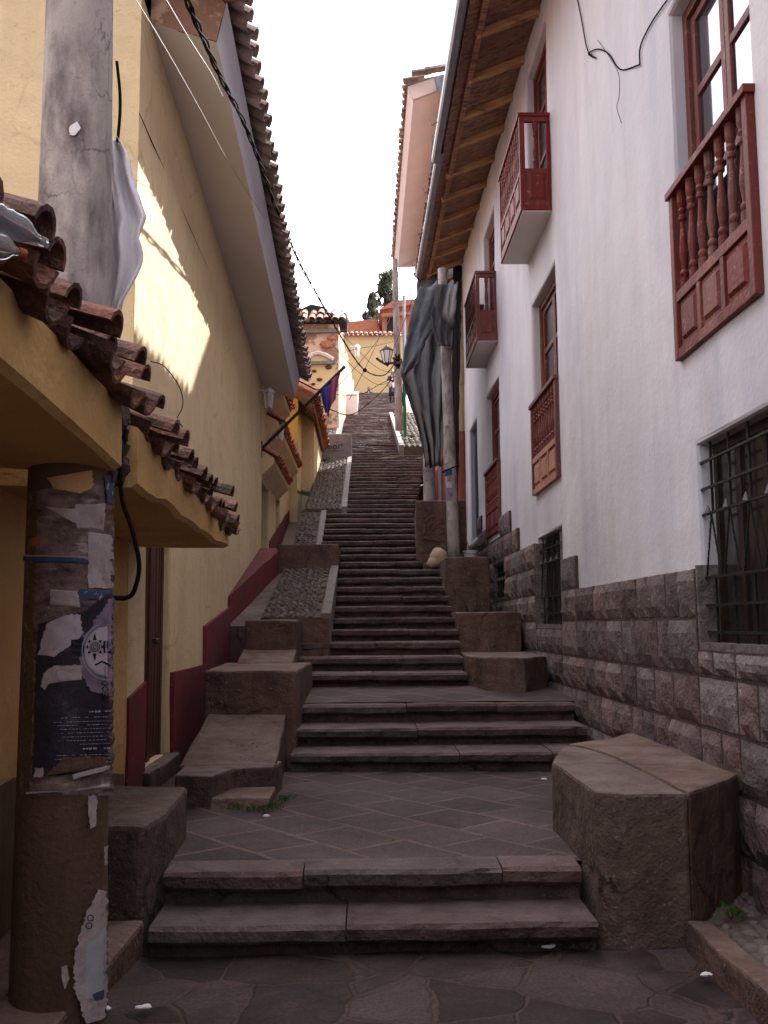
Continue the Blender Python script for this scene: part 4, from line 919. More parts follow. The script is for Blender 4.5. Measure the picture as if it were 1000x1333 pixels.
def cyl(px, py, off):
    d = Vector(ray(px, py)); z = 1.6
    for _ in range(4):
        cx, cy = pole_c(z); r = pole_r(z) + off
        A = d.x ** 2 + d.y ** 2; B = -2 * (d.x * cx + d.y * cy); C = cx * cx + cy * cy - r * r; D = B * B - 4 * A * C
        t = (-B - math.sqrt(max(D, 0))) / (2 * A); z = EYE + d.z * t
    return Vector((d.x * t, d.y * t, z))
def rows_of(poly, n):
    ys = [p[1] for p in poly]; y0, y1 = min(ys), max(ys); o = []
    for k in range(n + 1):
        y = lerp(y0 + .01, y1 - .01, k / n); xs = []
        for (ax, ay), (bx, by) in zip(poly, poly[1:] + poly[:1]):
            if (ay <= y < by) or (by <= y < ay): xs.append(ax + (bx - ax) * (y - ay) / (by - ay))
        if len(xs) >= 2: o.append((y, min(xs), max(xs)))
    return o
POFF = [.0015]
def patch(poly, mat, name='poster_scrap', rag=2.0, proj=None, parent=None, off=None, label=None):
    if off is None: POFF[0] += .0009; off = POFF[0]
    ys = [p[1] for p in poly]; n = max(4, int((max(ys) - min(ys)) / 2.5)); mb = MB(); rw = rows_of(poly, n); sd_ = random.uniform(0, 99); nx = 8
    pr = proj or (lambda x, y: cyl(x, y, off + .0006 * mnoise.noise(Vector((x * .1, y * .1, sd_)))))
    for y, a, b in rw:
        a += rag * mnoise.noise(Vector((y * .25, sd_, 0))) + rag * .4 * mnoise.noise(Vector((y * .5, sd_, 2)))
        b += rag * mnoise.noise(Vector((y * .25, sd_, 5))) + rag * .4 * mnoise.noise(Vector((y * .5, sd_, 7)))
        for i in range(nx + 1):
            x = lerp(a, b, i / nx); e = rag * mnoise.noise(Vector((x * .3, sd_, 9))) if y in (rw[0][0], rw[-1][0]) else 0
            mb.v.append(pr(x, y + e))
    for k in range(len(rw) - 1):
        for i in range(nx): q = k * (nx + 1) + i; mb.f.append([q, q + nx + 1, q + nx + 2, q + 1]); mb.mi.append(0)
    o = mb.build(name, mat, parent or pl, smooth=True)
    if label: o['label'] = label
    return o
def stroke(mb, pts, w_, proj):
    # flat painted / printed line through pixel points
    P = []
    for (ax, ay), (bx, by) in zip(pts, pts[1:]):
        n = max(1, int(math.hypot(bx - ax, by - ay) / 6))
        for k in range(n): P.append((lerp(ax, bx, k / n), lerp(ay, by, k / n)))
    P.append(pts[-1]); base = len(mb.v)
    for i, (x, y) in enumerate(P):
        a = P[max(i - 1, 0)]; b = P[min(i + 1, len(P) - 1)]; dx, dy = b[0] - a[0], b[1] - a[1]; l_ = math.hypot(dx, dy) or 1
        nx, ny = -dy / l_ * w_ / 2, dx / l_ * w_ / 2
        mb.v += [proj(x + nx, y + ny), proj(x - nx, y - ny)]
    for i in range(len(P) - 1): q = base + 2 * i; mb.f.append([q, q + 1, q + 3, q + 2]); mb.mi.append(mb.cur)
def circle(cx, cy, r, n=24, a0=0, a1=360, ry=None): return [(cx + r * math.cos(R(lerp(a0, a1, k / n))), cy + (ry or r) * math.sin(R(lerp(a0, a1, k / n)))) for k in range(n + 1)]
patch([(38, 640), (148, 622), (148, 1035), (26, 1035)], M['paper_mix'], 'flyer_layers', rag=3, label='brown weathered layers of old flyers')
patch([(62, 622), (120, 612), (122, 634), (104, 642), (70, 636)], M['plaster_ochre'], 'paint_daub', rag=4)
patch([(98, 656), (137, 654), (136, 690), (100, 688)], M['paper']); patch([(60, 660), (98, 662), (128, 690), (96, 680)], M['paper'])
patch([(115, 692), (148, 696), (148, 765), (115, 765)], M['paper'], label='pale flyer with a printed portrait circle')
patch([(65, 767), (104, 768), (104, 790), (66, 788)], M['paper']); patch([(102, 766), (148, 768), (147, 780), (102, 780)], M['paper_blue'])
patch([(30, 724), (115, 727), (115, 735), (30, 732)], M['paper_blue'], rag=1); patch([(30, 722), (115, 724), (115, 727), (30, 725)], M['paper'], rag=1)
patch([(136, 618), (149, 617), (149, 655), (140, 655)], M['paper_blue'], label='blue sticker under the canopy'); patch([(136, 418), (148, 422), (149, 434), (135, 428)], M['cobalt'])
patch([(40, 700), (50, 698), (52, 710), (42, 712)], M['orange_ink'], rag=2)
pd = patch([(50, 812), (110, 795), (147, 770), (146, 1000), (95, 1008), (42, 1012), (46, 880)], M['paper_dark'], 'concert_poster', rag=2.5, label='dark purple poster with an S, a sun emblem and an L')
patch([(60, 812), (85, 800), (105, 800), (108, 825), (92, 840), (70, 855), (50, 853)], M['lilac'], 'torn_hole', parent=pd, rag=3)
patch([(108, 830), (147, 775), (146, 905), (118, 900), (104, 872)], M['purple'], 'purple_halo', parent=pd, rag=5)
patch([(p[0], p[1]) for p in circle(140, 848, 30, ry=33) if p[0] < 146.5], M['lilac'], 'emblem_disc', parent=pd, rag=.3)
patch([(58, 875), (70, 866), (106, 866), (107, 886), (66, 888), (58, 898), (52, 892)], M['paper'], 'torn_hole', parent=pd, rag=2)
POFF[0] += .001; of = POFF[0]; cp = lambda x, y: cyl(min(x, 147), y, of)
mb = MB(); stroke(mb, [(109, 834), (94, 834), (94, 841), (108, 841), (108, 849), (92, 849)], 3.8, cp)
mb.build('letter', M['ink'], pd)
mb = MB(); stroke(mb, [(136, 834), (136, 849), (145, 849)], 3.0, cp); stroke(mb, [(140, 834), (140, 844)], 2, cp); mb.build('letter', M['ink'], pd)
mb = MB()
for rr in (2, 4.2, 6.4): stroke(mb, circle(123.5, 842, rr, 18), 1.1, cp)
for k in range(8):
    a = R(45 * k); c, s = math.cos(a), math.sin(a); L1 = 19 if k in (2, 6) else 13
    P0 = cp(123.5 + 8.5 * c - 2.6 * s, 842 + 8.5 * s + 2.6 * c); P1 = cp(123.5 + 8.5 * c + 2.6 * s, 842 + 8.5 * s - 2.6 * c); P2 = cp(123.5 + L1 * c, 842 + L1 * s); mb.add([P0, P1, P2], [(0, 1, 2)])
mb.build('sun_emblem', M['ink'], pd)
mb = MB(); stroke(mb, circle(140, 848, 28, 30, 80, 250, ry=31), .9, cp); stroke(mb, circle(140, 848, 33, 30, 80, 250, ry=37), 1.2, cp)
mb.build('ring', M['type'], pd)
mb = MB()
stroke(mb, [(132, 890), (137, 886), (142, 890), (137, 892), (132, 890)], 1.4, cp); stroke(mb, [(133, 897), (137, 892), (141, 897), (137, 902), (133, 897)], 1.5, cp); stroke(mb, [(133, 902), (134, 907), (137, 909), (140, 907), (141, 902)], 1.6, cp)
stroke(mb, circle(135.5, 918, 2.2, 8), 1.3, cp); stroke(mb, [(137, 909), (135.5, 916)], .8, cp); stroke(mb, [(137, 902), (137, 908)], .8, cp); stroke(mb, [(137, 886), (137, 867)], .6, cp); stroke(mb, [(124, 866), (133, 861), (145, 867)], 2.4, cp)
mb.build('printed_chevrons', M['ink'], pd)
mb = MB(); random.seed(3)
for (y, x0) in [(927, 116), (934, 80), (939.5, 70), (944, 75), (949, 78), (954, 80), (959, 82), (964, 76), (969, 104), (975, 108), (983, 74), (988, 72), (993, 80), (998, 70)]:
    x = x0
    while x < 144:
        w_ = random.uniform(1, 4.5); h_ = 2.4 if y in (927, 975) else .8
        if random.random() < .85: stroke(mb, [(x, y - (x - 100) * .03), (min(x + w_, 145), y - (x + w_ - 100) * .03)], h_ * random.uniform(.6, 1.2), cp)
        x += w_ + random.uniform(.8, 1.8)
mb.build('small_print', M['type'], pd)
patch([(84, 985), (104, 990), (135, 985), (143, 990), (142, 998), (100, 1003), (60, 1010)], M['concrete_dirty'], rag=3); patch([(46, 1000), (56, 1000), (56, 1012), (44, 1012)], M['paper'])
patch([(94, 1008), (143, 996), (143, 1002), (96, 1014)], M['paper']); patch([(34, 1030), (90, 1029), (143, 1020), (143, 1026), (34, 1034)], M['paper'], rag=1.5)
patch([(115, 1036), (126, 1036), (126, 1075), (118, 1078), (115, 1060)], M['paper'], rag=2); patch([(135, 1102), (141, 1100), (140, 1125), (136, 1127)], M['paper'])
lp = patch([(128, 1158), (140, 1160), (139, 1325), (112, 1333), (98, 1290), (96, 1250), (106, 1205)], M['paper'], 'poster_scrap', rag=4, label='long torn white strip of poster near the foot')
patch([(112, 1230), (136, 1215), (134, 1300), (112, 1300)], mk('faint_blue_print', (.30, .36, .40), (.44, .42, .44), scale=12, bump=.1), 'blue_print', parent=lp, rag=3)
patch([(119, 1295), (136, 1288), (136, 1300), (124, 1303)], M['paper_blue'], 'blue_print', parent=lp, rag=1)
patch([(80, 1258), (88, 1256), (90, 1275), (84, 1288), (80, 1270)], M['paper'], rag=2); patch([(90, 165), (100, 158), (106, 166), (98, 176), (90, 176)], M['cloth_white'], 'cloth_tie', rag=2, off=.012)
for p in [(118, 1195), (116, 1205)]:
    mb = MB(); stroke(mb, circle(*p, 4, 8), 1.2, lambda x, y: cyl(x, y, POFF[0] + .001)); mb.build('scribble', M['ink'], lp)
random.seed(11)
# white cloth hanging behind the pole
def sheet_px(rows_, Yf, folds, nx=14, name='cloth', mat=None, th=.004, label='', cat='', group=None, fr=5, sd_=3.):
    mb = MB(); ys = [r_[0] for r_ in rows_]; n = 26; out = []
    def at(y):
        for (a, b, c), (d, e, f) in zip(rows_, rows_[1:]):
            if a <= y <= d: t = (y - a) / (d - a); return lerp(b, e, t), lerp(c, f, t)
        return rows_[-1][1:]
    for k in range(n + 1):
        y = lerp(ys[0], ys[-1], k / n); a, b = at(y)
        for i in range(nx + 1):
            u = i / nx; x = lerp(a, b, u); x += (1.6 * mnoise.noise(Vector((k * .9, sd_, i > nx / 2))) + 1.2 * mnoise.noise(Vector((k * 2.3, sd_, 4 + (i > nx / 2))))) * (abs(u - .5) * 2) ** 3; yo = folds * (math.sin(u * fr * 2 + .8 * math.sin(k * .3)) * .5 + mnoise.noise(Vector((u * 4, k * .12, sd_))) + .4 * mnoise.noise(Vector((u * 11, k * .3, sd_))))
            Y = Yf(u, k / n) if callable(Yf) else Yf
            p = onY(x, y, Y); mb.v.append(p + Vector((0, yo, 0)))
    for k in range(n):
        for i in range(nx): q = k * (nx + 1) + i; mb.f.append([q, q + nx + 1, q + nx + 2, q + 1]); mb.mi.append(0)
    o = solo(mb, name, mat, label, cat, group, smooth=True); md = o.modifiers.new('thick', 'SOLIDIFY'); md.thickness = th
    return o
sheet_px([(178, 140, 153), (200, 140, 167), (240, 140, 176), (287, 140, 193), (312, 140, 184), (340, 140, 189), (362, 140, 179), (390, 140, 163), (432, 140, 149)], 4.42, .055, name='white_cloth', mat=M['cloth_white'],
         fr=6, label='ragged white cloth hanging from the side of the concrete pole', cat='cloth', nx=18)
# plastic bottles on the tiles
def bottle(a, b, label, r=.045, cap=None):
    a, b = Vector(a), Vector(b); d = b - a; n = 16; prof = [.55, 1, 1, .93, 1, .9, 1, .88, 1, .95, 1, 1, .85, .6, .35, .33]
    t = thing('plastic_bottle', label, 'bottle', a, 'empty bottles lying on the canopy tiles')
    mb = MB(); mb.tube([a + d * (k / 15) + Vector((0, 0, .010 * mnoise.noise(Vector((k, 3, 1))))) for k in range(16)], [r * q for q in prof], 18); mb.build('bottle_body', M['bottle'], t, smooth=True)
    mb = MB(); mb.tube([b, b + d.normalized() * .02], r * .38, 14); mb.build('cap', cap or M['orange_ink'], t)
bottle(onY(-45, 258, 2.44), onY(52, 312, 2.60), 'clear crushed plastic bottle lying uppermost on the nearest tiles', .037, M['bottle'])
bottle(onY(-50, 305, 2.44), onY(24, 328, 2.56), 'clear plastic bottle with orange cap below the crushed one', .035)

# ================================================================= cables
def cable(label, pts, r=.008, mat='cable', group='overhead cables', name='cable', n=8, px=True, cat='cable'):
    P = [onY(*p) for p in pts] if px else [Vector(p) for p in pts]
    mb = MB(); mb.tube(spline(P, n), r, 5); return solo(mb, name, M[mat], label, cat, group, smooth=True)
main = [(236, -30, 4.8), (262, 45, 5.6), (298, 120, 7), (330, 188, 8.5), (352, 250, 10), (378, 315, 12.5), (398, 357, 14.5), (425, 405, 17), (447, 443, 20), (475, 482, 25), (500, 488, 28), (517, 470, 30)]
P = spline([onY(*p) for p in main], 14)
cb_ = thing('cable_bundle', 'thick twisted black cable bundle sagging from the eave to the street lamp', 'cable', P[0], 'overhead cables')
for ph in (0, 2.1, 4.2):
    mb = MB(); mb.tube([p + Vector((.013 * math.cos(i * .55 + ph), 0, .013 * math.sin(i * .55 + ph))) * (1 + .6 * math.sin(i * .21 + ph)) for i, p in enumerate(P)], .008, 5); mb.build('strand', M['cable'], cb_, smooth=True)
mb = MB(); mb.rock(onY(475, 482, 25), .055, n=10, m_=8); mb.build('splice', M['cable'], cb_, smooth=True)
cable('thin steel wire slanting across the yellow house eave, leftmost overhead', [(165, -20, 5.0), (215, 62, 6.0), (262, 145, 7.4), (300, 215, 9), (345, 285, 10.6)], .0026, 'cable_grey')
cable('thin steel wire joining the thick bundle beside the eave', [(205, -20, 4.9), (245, 48, 5.8), (275, 95, 6.8), (290, 125, 7.2)], .0026, 'cable_grey')
cable('black cable curving down from the lamp to the left houses', [(519, 474, 30), (505, 500, 28), (480, 525, 25), (455, 540, 23), (425, 531, 21), (400, 522, 20)], .012)
cable('thin cable running low from the lamp past the flag', [(515, 490, 29.5), (495, 500, 28), (470, 513, 26), (440, 514, 24), (400, 510, 21)], .009)
cable('fine cable crossing in front of the yellow end wall, falling to the right', [(436, 425, 32), (460, 450, 33), (490, 478, 34), (516, 487, 35)], .009)
cable('fine cable rising from the flag towards the pale pole', [(395, 540, 20), (430, 512, 23), (470, 470, 27), (500, 430, 31), (515, 395, 34)], .008)
cable('fine cable rising steeply behind the street lamp', [(455, 520, 25), (480, 470, 28), (500, 425, 31), (518, 380, 34), (545, 320, 30), (558, 260, 22)], .008)
cable('fine level cable under the coping of the yellow end wall', [(440, 462, 36), (465, 454, 38), (490, 450, 39), (514, 444, 40)], .010)
cable('fine cable reaching from the adobe house to the lamp bracket', [(430, 445, 32), (460, 478, 31), (490, 500, 30.5), (510, 496, 30)], .008)
cable('taut cable from the pink eave across the sky gap', [(510, 460, 30), (535, 395, 27), (555, 330, 24), (562, 300, 22)], .008)
cable('black cable dropping beside the pole from the broken masonry gap', [(165, 560, 4.42), (158, 590, 4.36), (156, 620, 4.33), (160, 655, 4.32), (172, 690, 4.32), (181, 735, 4.34), (175, 768, 4.36), (165, 778, 4.36), (146, 778, 4.34)], .011, group='cables on walls')
cable('short black cable beside the upper pole', [(152, 80, 4.42), (156, 120, 4.42), (156, 150, 4.42), (153, 185, 4.42)], .008, group='cables on walls')
cable('loose thin wire looping above the door canopy tiles', [(196, 470, 6.9), (215, 478, 6.95), (234, 505, 7.0), (238, 528, 7.0), (231, 545, 7.0), (238, 556, 7.0)], .004, group='cables on walls')
def onxr(px, py, o=.015): return onX(px, py, XR - o)
wb = thing('wall_cable', 'black cable stub crossing the white wall left of the large window', 'cable', onxr(790, 70), 'cables on walls')
mb = MB(); mb.tube(spline([onxr(748, -20), onxr(757, 25), onxr(765, 65), onxr(776, 76), onxr(766, 70), onxr(778, 64), onxr(792, 70), onxr(803, 86), onxr(812, 91), onxr(833, 84)], 8), .006, 6); mb.build('cable_run', M['cable'], wb, smooth=True)
mb = MB(); mb.tube(spline([onxr(833, 84), onxr(834, 60), onxr(848, 30), onxr(872, -5)], 8), .006, 6); mb.build('cable_run', M['cable'], wb, smooth=True)
mb = MB(); mb.tube(spline([onxr(778, 52), onxr(788, 66), onxr(800, 85), onxr(806, 100), onxr(806, 125), onxr(803, 140), onxr(809, 160)], 6), .0025, 5); mb.build('loose_wire', M['iron_rust'], wb, smooth=True)

# ================================================================= right side: street poles, nets, further houses
def spole(name, label, base, top, r0, r1, mats, extra=None):
    b = onY(*base[:2], base[2]); t = onY(*top[:2], top[2]); th = thing(name, label, 'utility pole', b, 'street poles on the right')
    mb = MB(); mb.tube([b.lerp(t, k / 12) for k in range(13)], [lerp(r0, r1, k / 12) for k in range(13)], 20); mb.build('shaft', mats, th, smooth=True)
    return th, b, t
p2, b2, t2 = spole('leaning_pole', 'slightly leaning street pole with peeling flyers on the broad stone block', (592, 738, 16.3), (576, 350, 16.3), .108, .08, M['concrete'])
mb = MB()
for (y0, y1, x0, x1, m_) in ((590, 605, 577, 587, 'paper'), (540, 556, 575, 582, 'paper'), (612, 622, 579, 590, 'paper_blue'), (628, 652, 580, 588, 'paper'), (658, 676, 581, 588, 'paper'), (640, 646, 579, 588, 'purple')):
    pass
def pole_scrap(b, t, r, px, py, w_, h_, mat, th):
    z = onY(px, py, b.y).z; u = (z - b.z) / (t.z - b.z); c = b.lerp(t, u); mb = MB(); n = 6; sd_ = random.uniform(0, 9)
    xm = onY(px, py, b.y).x - c.x; a0 = math.asin(max(-.95, min(.95, xm / r))); da = w_ / 1270 * b.y / r
    for j in range(5):
        for i in range(n + 1):
            a = a0 + da * (i / n - .5) * (1 + .3 * mnoise.noise(Vector((j, sd_, 1)))); zz_ = z + h_ / 1270 * b.y * (.5 - j / 4) * (1 + .2 * mnoise.noise(Vector((i, sd_, 3))))
            cc = b.lerp(t, (zz_ - b.z) / (t.z - b.z)); mb.v.append(Vector((cc.x + (r + .006) * math.sin(a), cc.y - (r + .006) * math.cos(a), zz_)))
    for j in range(4):
        for i in range(n): q = j * (n + 1) + i; mb.f.append([q, q + n + 1, q + n + 2, q + 1]); mb.mi.append(0)
    mb.build('flyer', mat, th, smooth=True)
for (px, py, w_, h_, m_) in ((580, 548, 7, 16, 'paper'), (581, 598, 8, 12, 'paper'), (583, 616, 10, 9, 'paper_blue'), (584, 642, 9, 12, 'purple'), (584, 632, 9, 8, 'paper'), (585, 660, 7, 14, 'paper'), (586, 672, 7, 12, 'paper')): pole_scrap(b2, t2, .104, px, py, w_, h_, M[m_], p2)
mb = MB(); c_ = b2.lerp(t2, .32); mb.tube([c_ + Vector((.14 * math.cos(a * .6), .14 * math.sin(a * .6), .05 * math.cos(a * .6))) for a in range(12)], .012, 5); mb.build('wire_band', M['cable'], p2)
p3_, b3, t3 = spole('street_pole', 'shorter grimy street pole half hidden by the grey shade net', (560, 695, 18.9), (556, 400, 18.9), .125, .11, M['concrete'])
for (px, py, w_, h_, m_) in ((555, 585, 8, 16, 'paper'), (556, 602, 8, 10, 'paper'), (557, 612, 6, 6, 'purple')): pole_scrap(b3, t3, .121, px, py, w_, h_, M[m_], p3_)
# nets
sheet_px([(366, 562, 596), (385, 548, 594), (410, 540, 592), (440, 531, 590), (470, 525, 586), (490, 522, 583), (505, 527, 581), (530, 535, 579), (555, 544, 577), (580, 551, 576), (607, 554, 575)], lambda u, v: 17.3 + .9 * (1 - u) - .6 * u * min(1, 3 * (1 - v)) + (0 if v < .3 else -.1) - (1.7 * min(1, max(0, (.32 - v) * 8)) * u), .20, nx=34, name='shade_net', mat=M['net'], th=.01,
         label='bunched grey shade net hanging over the stairs between the two poles', cat='net', group='shade nets', fr=11)
sheet_px([(373, 546, 590), (388, 541, 588), (400, 536, 582), (440, 529, 556), (470, 524, 546), (488, 522, 528)], 16.9, .07, nx=18, name='shade_net', mat=M['net_blue'], th=.008,
         label='paler fold of shade net over the bunched net', cat='net', group='shade nets', fr=4, sd_=8.)
sheet_px([(370, 570, 593), (385, 566, 594), (410, 562, 592), (432, 565, 590), (450, 572, 588)], 16.02, .03, nx=16, name='shade_net', mat=M['net'], th=.008,
         label='knot of shade net wrapped round the leaning pole near its top', cat='net', group='shade nets', fr=8, sd_=12.)
sheet_px([(176, 563, 577), (240, 559, 580), (300, 553, 582), (345, 545, 584), (372, 543, 580), (386, 543, 560)], 20.72, .05, nx=10, name='shade_net', mat=M['net_blue'], th=.008,
         label='smooth blue grey net stretched high under the gutter end', cat='net', group='shade nets', fr=3, sd_=5.)
sheet_px([(345, 590, 601), (420, 589, 600), (500, 589, 598), (600, 590, 597), (640, 591, 596)], 20.45, .03, nx=6, name='dark_tarp', mat=M['ink'], th=.01,
         label='dark tarpaulin strip between the leaning pole and the yellow wall end', cat='tarp')
# yellow and red house beyond
h2 = thing('red_base_house', 'house past the white one, yellow above and brick red below', 'house', (1.95, 20.7, 3))
mb = MB(); wall_holes(mb, 1.86, 20.72, 28, 5.3, 9.0, [], .1, amp=.02); mb.box(1.88, 8, 20.72, 28, 5.3, 9.0); mb.build('wall', M['plaster_yellow'], h2)
mb = MB(); mb.box(1.85, 8, 20.70, 28.01, 2.5, 5.75); mb.build('painted_base', M['red_brick'], h2)
mb = MB()
for k in range(8): mb.box(1.83, 1.86, 20.9 + k * .9, 21.6 + k * .9, 4.1, 5.5)
mb.build('base_panels', M['wood_red'], h2)
mb = MB(); y = 20.8
while y < 28: mb.tile((1.6, y, 9.0), (1, 0, .35), (0, 0, 1), r=.1, L_=.5); mb.tile((1.62, y + .12, 9.03), (1, 0, .35), (0, 0, 1), r=.09, L_=.5, conc=True); y += .24
mb.add([(1.8, 20.7, 9.02), (8, 20.7, 10.2), (8, 28, 10.2), (1.8, 28, 9.02)], [(0, 1, 2, 3)])
mb.build('roof', M['tile'], h2)
# tall pink house with deep soffit
Y0, Y1 = 20.85, 31.3; A = onY(531, 107, Y0); ZP = A.z; XP = A.x
pk = thing('tall_pink_house', 'tall pink house on the right skyline with a broad smooth soffit and tiled edge', 'house', (2.6, Y0, 9))
xi = onY(574, 118, Y0).x
mb = MB(); mb.box(xi + .02, 9, Y0, Y1, 9.3, ZP - .15); mb.build('wall', M['glossy'], pk)
mb = MB(); mb.add([(XP + .12, Y0, ZP - .42), (xi + .1, Y0, ZP - .12), (xi + .1, Y1, ZP - .12), (XP + .12, Y1, ZP - .42)], [(0, 1, 2, 3)])
mb.extr([(XP, Y0, ZP - .10), (XP + .12, Y0, ZP - .42), (xi + .1, Y0, ZP - .12), (xi + .1, Y0, ZP + .2)], (0, .06, 0)); mb.extr([(XP, Y1, ZP - .10), (XP + .12, Y1, ZP - .42), (9, Y1, ZP - .12), (9, Y1, ZP + .2)], (0, -.06, 0))
mb.build('soffit', M['plaster_pink'], pk)
mb = MB(); mb.add([(XP, Y0, ZP - .10), (XP + .12, Y0, ZP - .42), (XP + .12, Y1, ZP - .42), (XP, Y1, ZP - .10)], [(0, 1, 2, 3)]); mb.build('fascia', M['plaster_pink'], pk)
mb = MB(); y = Y0 - .1
while y < Y1: mb.tile((XP - .1, y, ZP - .05), (1, 0, .2), (0, 0, 1), r=.10, L_=.5, jit=.02); mb.tile((XP - .08, y + .16, ZP), (1, 0, .2), (0, 0, 1), r=.11, L_=.5, conc=True); y += .31
for k in range(7): mb.tile((XP + .1 + k * .3, Y0 - .1, ZP + .12 + k * .06), (1, 0, .2), (0, 0, 1), r=.13, L_=.45)
mb.add([(XP, Y0, ZP), (6, Y0, ZP + 1.2), (6, Y1, ZP + 1.2), (XP, Y1, ZP)], [(0, 1, 2, 3)])
mb.build('roof_tiles', M['tile_grey'], pk)
c_ = onY(577, 110, Y0 - .25); mb = MB(); mb.lathe([(.03, -1.2), (.05, -.5), (.07, -.3), (.16, -.1), (.2, .12), (.19, .13)], c_, n=12); mb.tube([c_ + Vector((0, 0, -.5)), c_ + Vector((-.1, 0, -3)), c_ + Vector((-.2, .1, -6)), c_ + Vector((-.15, .1, -12))], .04, 6); mb.build('rain_head', M['metal_grey'], pk)
# street lamp
lp_ = thing('street_lamp', 'old style glass lantern on a bracket from the pale street pole', 'street lamp', onY(520, 580, 30))
b_ = onY(520, 560, 30); t_ = onY(514, 338, 30)
mb = MB(); mb.tube([b_.lerp(t_, k / 8) for k in range(9)], [lerp(.13, .085, k / 8) for k in range(9)], 14); mb.build('shaft', M['concrete'], lp_, smooth=True)
mb = MB(); mb.bar(onY(503, 473, 29.8), onY(548, 471, 29.8), .07); mb.tube([onY(506, 476, 29.8), onY(495, 470, 29.8), onY(490, 466, 29.8)], .04, 6); mb.build('bracket', M['iron_rust'], lp_)
c_ = onY(503.5, 474, 29.75); q = 29.75 / 1270
mb = MB(); mb.lathe([(4.0 * q, 0), (4.2 * q, 1.5 * q), (2.6 * q, 2 * q)], c_, n=6); 
for k in range(6):
    a = 2 * math.pi * k / 6; mb.bar(c_ + Vector((4.2 * q * math.cos(a), 4.2 * q * math.sin(a), 1.5 * q)), c_ + Vector((8.6 * q * math.cos(a), 8.6 * q * math.sin(a), 18 * q)), .022)
mb.lathe([(9.4 * q, 18 * q), (9.2 * q, 19 * q), (5 * q, 23 * q), (2 * q, 24 * q), (1 * q, 26 * q)], c_, n=6); fr_ = mb.build('lantern_frame', M['iron'], lp_)
mb = MB(); mb.lathe([(4.0 * q, 1.8 * q), (8.2 * q, 17.8 * q)], c_, n=6); mb.build('lantern_glass', M['lamp_glass'], fr_)
mb = MB()
for k in range(7): a = R(50 * k); mb.tube(spline([onY(517, 470, 29.9), onY(517 + 6 * math.cos(a), 468 + 8 * math.sin(a), 29.8), onY(519, 480, 29.9)], 5), .02, 5)
mb.build('cable_tangle', M['cable'], lp_)
mb = MB(); b_ = onY(527, 580, 32); t_ = onY(526, 385, 32); mb.tube([b_, t_], .05, 8)
solo(mb, 'steel_post', M['metal_grey'], 'thin grey steel post just right of the street lamp pole', 'post')
mb = MB(); mb.tube([onY(528, 568, 30), onY(526, 500, 30)], .05, 8); solo(mb, 'green_post', mk('green_paint', (.02, .12, .06), (.04, .16, .08), bump=0), 'dark green post under the shade net', 'post')

# ================================================================= left side, further up
h3 = thing('cream_house', 'cream house after the yellow one, with small tiled awnings over its doors', 'house', (XL, 16.4, 1.9))
mb = MB(); wall_holes(mb, XL - .02, 16.31, 22.7, .5, 6.0, [(16.6, 18.0, 1.6, 4.1), (19.3, 20.4, 2.5, 4.2)], .2, sgn=-1); mb.box(-7, XL - .25, 16.32, 22.7, .5, 5.98); mb.build('wall', M['plaster_yellow'], h3)
mb = MB(); mb.extr([(XL - .03, 18.02, .5), (XL - .03, 22.69, .5), (XL - .03, 22.69, 4.3), (XL - .03, 18.4, 3.25), (XL - .03, 18.02, 3.15)], (.022, 0, 0)); mb.build('painted_base', M['dado'], h3)
for y0, y1, z1 in ((16.6, 18.0, 4.1), (19.3, 20.4, 4.2)):
    mb = MB(); mb.box(XL - .22, XL - .17, y0, y1, 1.5, z1); mb.build('door', M['wood_door'], h3)
def awning(y0, y1, z, x1=-1.52, name='awning', n_sp=.2):
    mb = MB(); mb.extr([(XL - .02, y0, z - .35), (x1 - .02, y0, z - .12), (x1 - .02, y0, z - .02), (XL - .02, y0, z + .12)], (0, y1 - y0, 0)); a = mb.build(name, M['plaster_yellow'], h3)
    mb = MB(); y = y0 + .08
    while y < y1: mb.tile((x1 + .06, y, z), (-1, 0, .55), (0, 0, 1), r=.085, L_=.34); mb.tile((x1 + .03, y + .09, z + .01), (-1, 0, .55), (0, 0, 1), r=.07, L_=.34, conc=True); y += n_sp
    mb.build('awning_tiles', M['tile_red'], a)
awning(16.35, 19.6, 4.45); awning(17.2, 22.4, 5.25); awning(16.4, 18.6, 5.75, x1=-1.42)
h4 = thing('orange_house', 'house with an orange end wall and red tiled eave beyond the cream one', 'house', (-1.6, 22.7, 3.5))
mb = MB(); mb.box(-7, -1.58, 22.72, 24.2, 4.0, 7.3); mb.box(-7, -1.27, 24.2, 28.9, 4.0, 6.9); mb.build('wall', M['plaster_yellow'], h4)
mb = MB(); mb.box(-3.2, -1.57, 22.68, 22.75, 5.2, 7.1); mb.build('end_wall', M['plaster_orange'], h4)
mb = MB(); mb.extr([(-1.62, 21.6, 6.95), (-1.18, 21.6, 6.62), (-1.14, 21.6, 6.74), (-1.62, 21.6, 7.2)], (0, 6.6, 0)); mb.build('eave_board', M['boards'], h4)
mb = MB(); y = 21.6
while y < 28.2: mb.tile((-1.05, y, 6.74), (-1, 0, .6), (0, 0, 1), r=.12, L_=.5, jit=.02); mb.tile((-1.08, y + .13, 6.76), (-1, 0, .6), (0, 0, 1), r=.1, L_=.5, conc=True); y += .26
for k in range(4): mb.tile((-1.1 - k * .3, 21.5, 6.72 + k * .18), (-1, 0, .6), (0, 0, 1), r=.13, L_=.45)
mb.add([(-1.1, 21.55, 6.9), (-1.1, 28.3, 6.9), (-4.3, 28.3, 8.6), (-4.3, 21.55, 8.6)], [(0, 1, 2, 3)]); mb.add([(-4.3, 21.55, 8.6), (-4.3, 28.3, 8.6), (-7.3, 28.3, 7.3), (-7.3, 21.55, 7.3)], [(0, 1, 2, 3)])
mb.build('eave_tiles', M['tile_red'], h4)
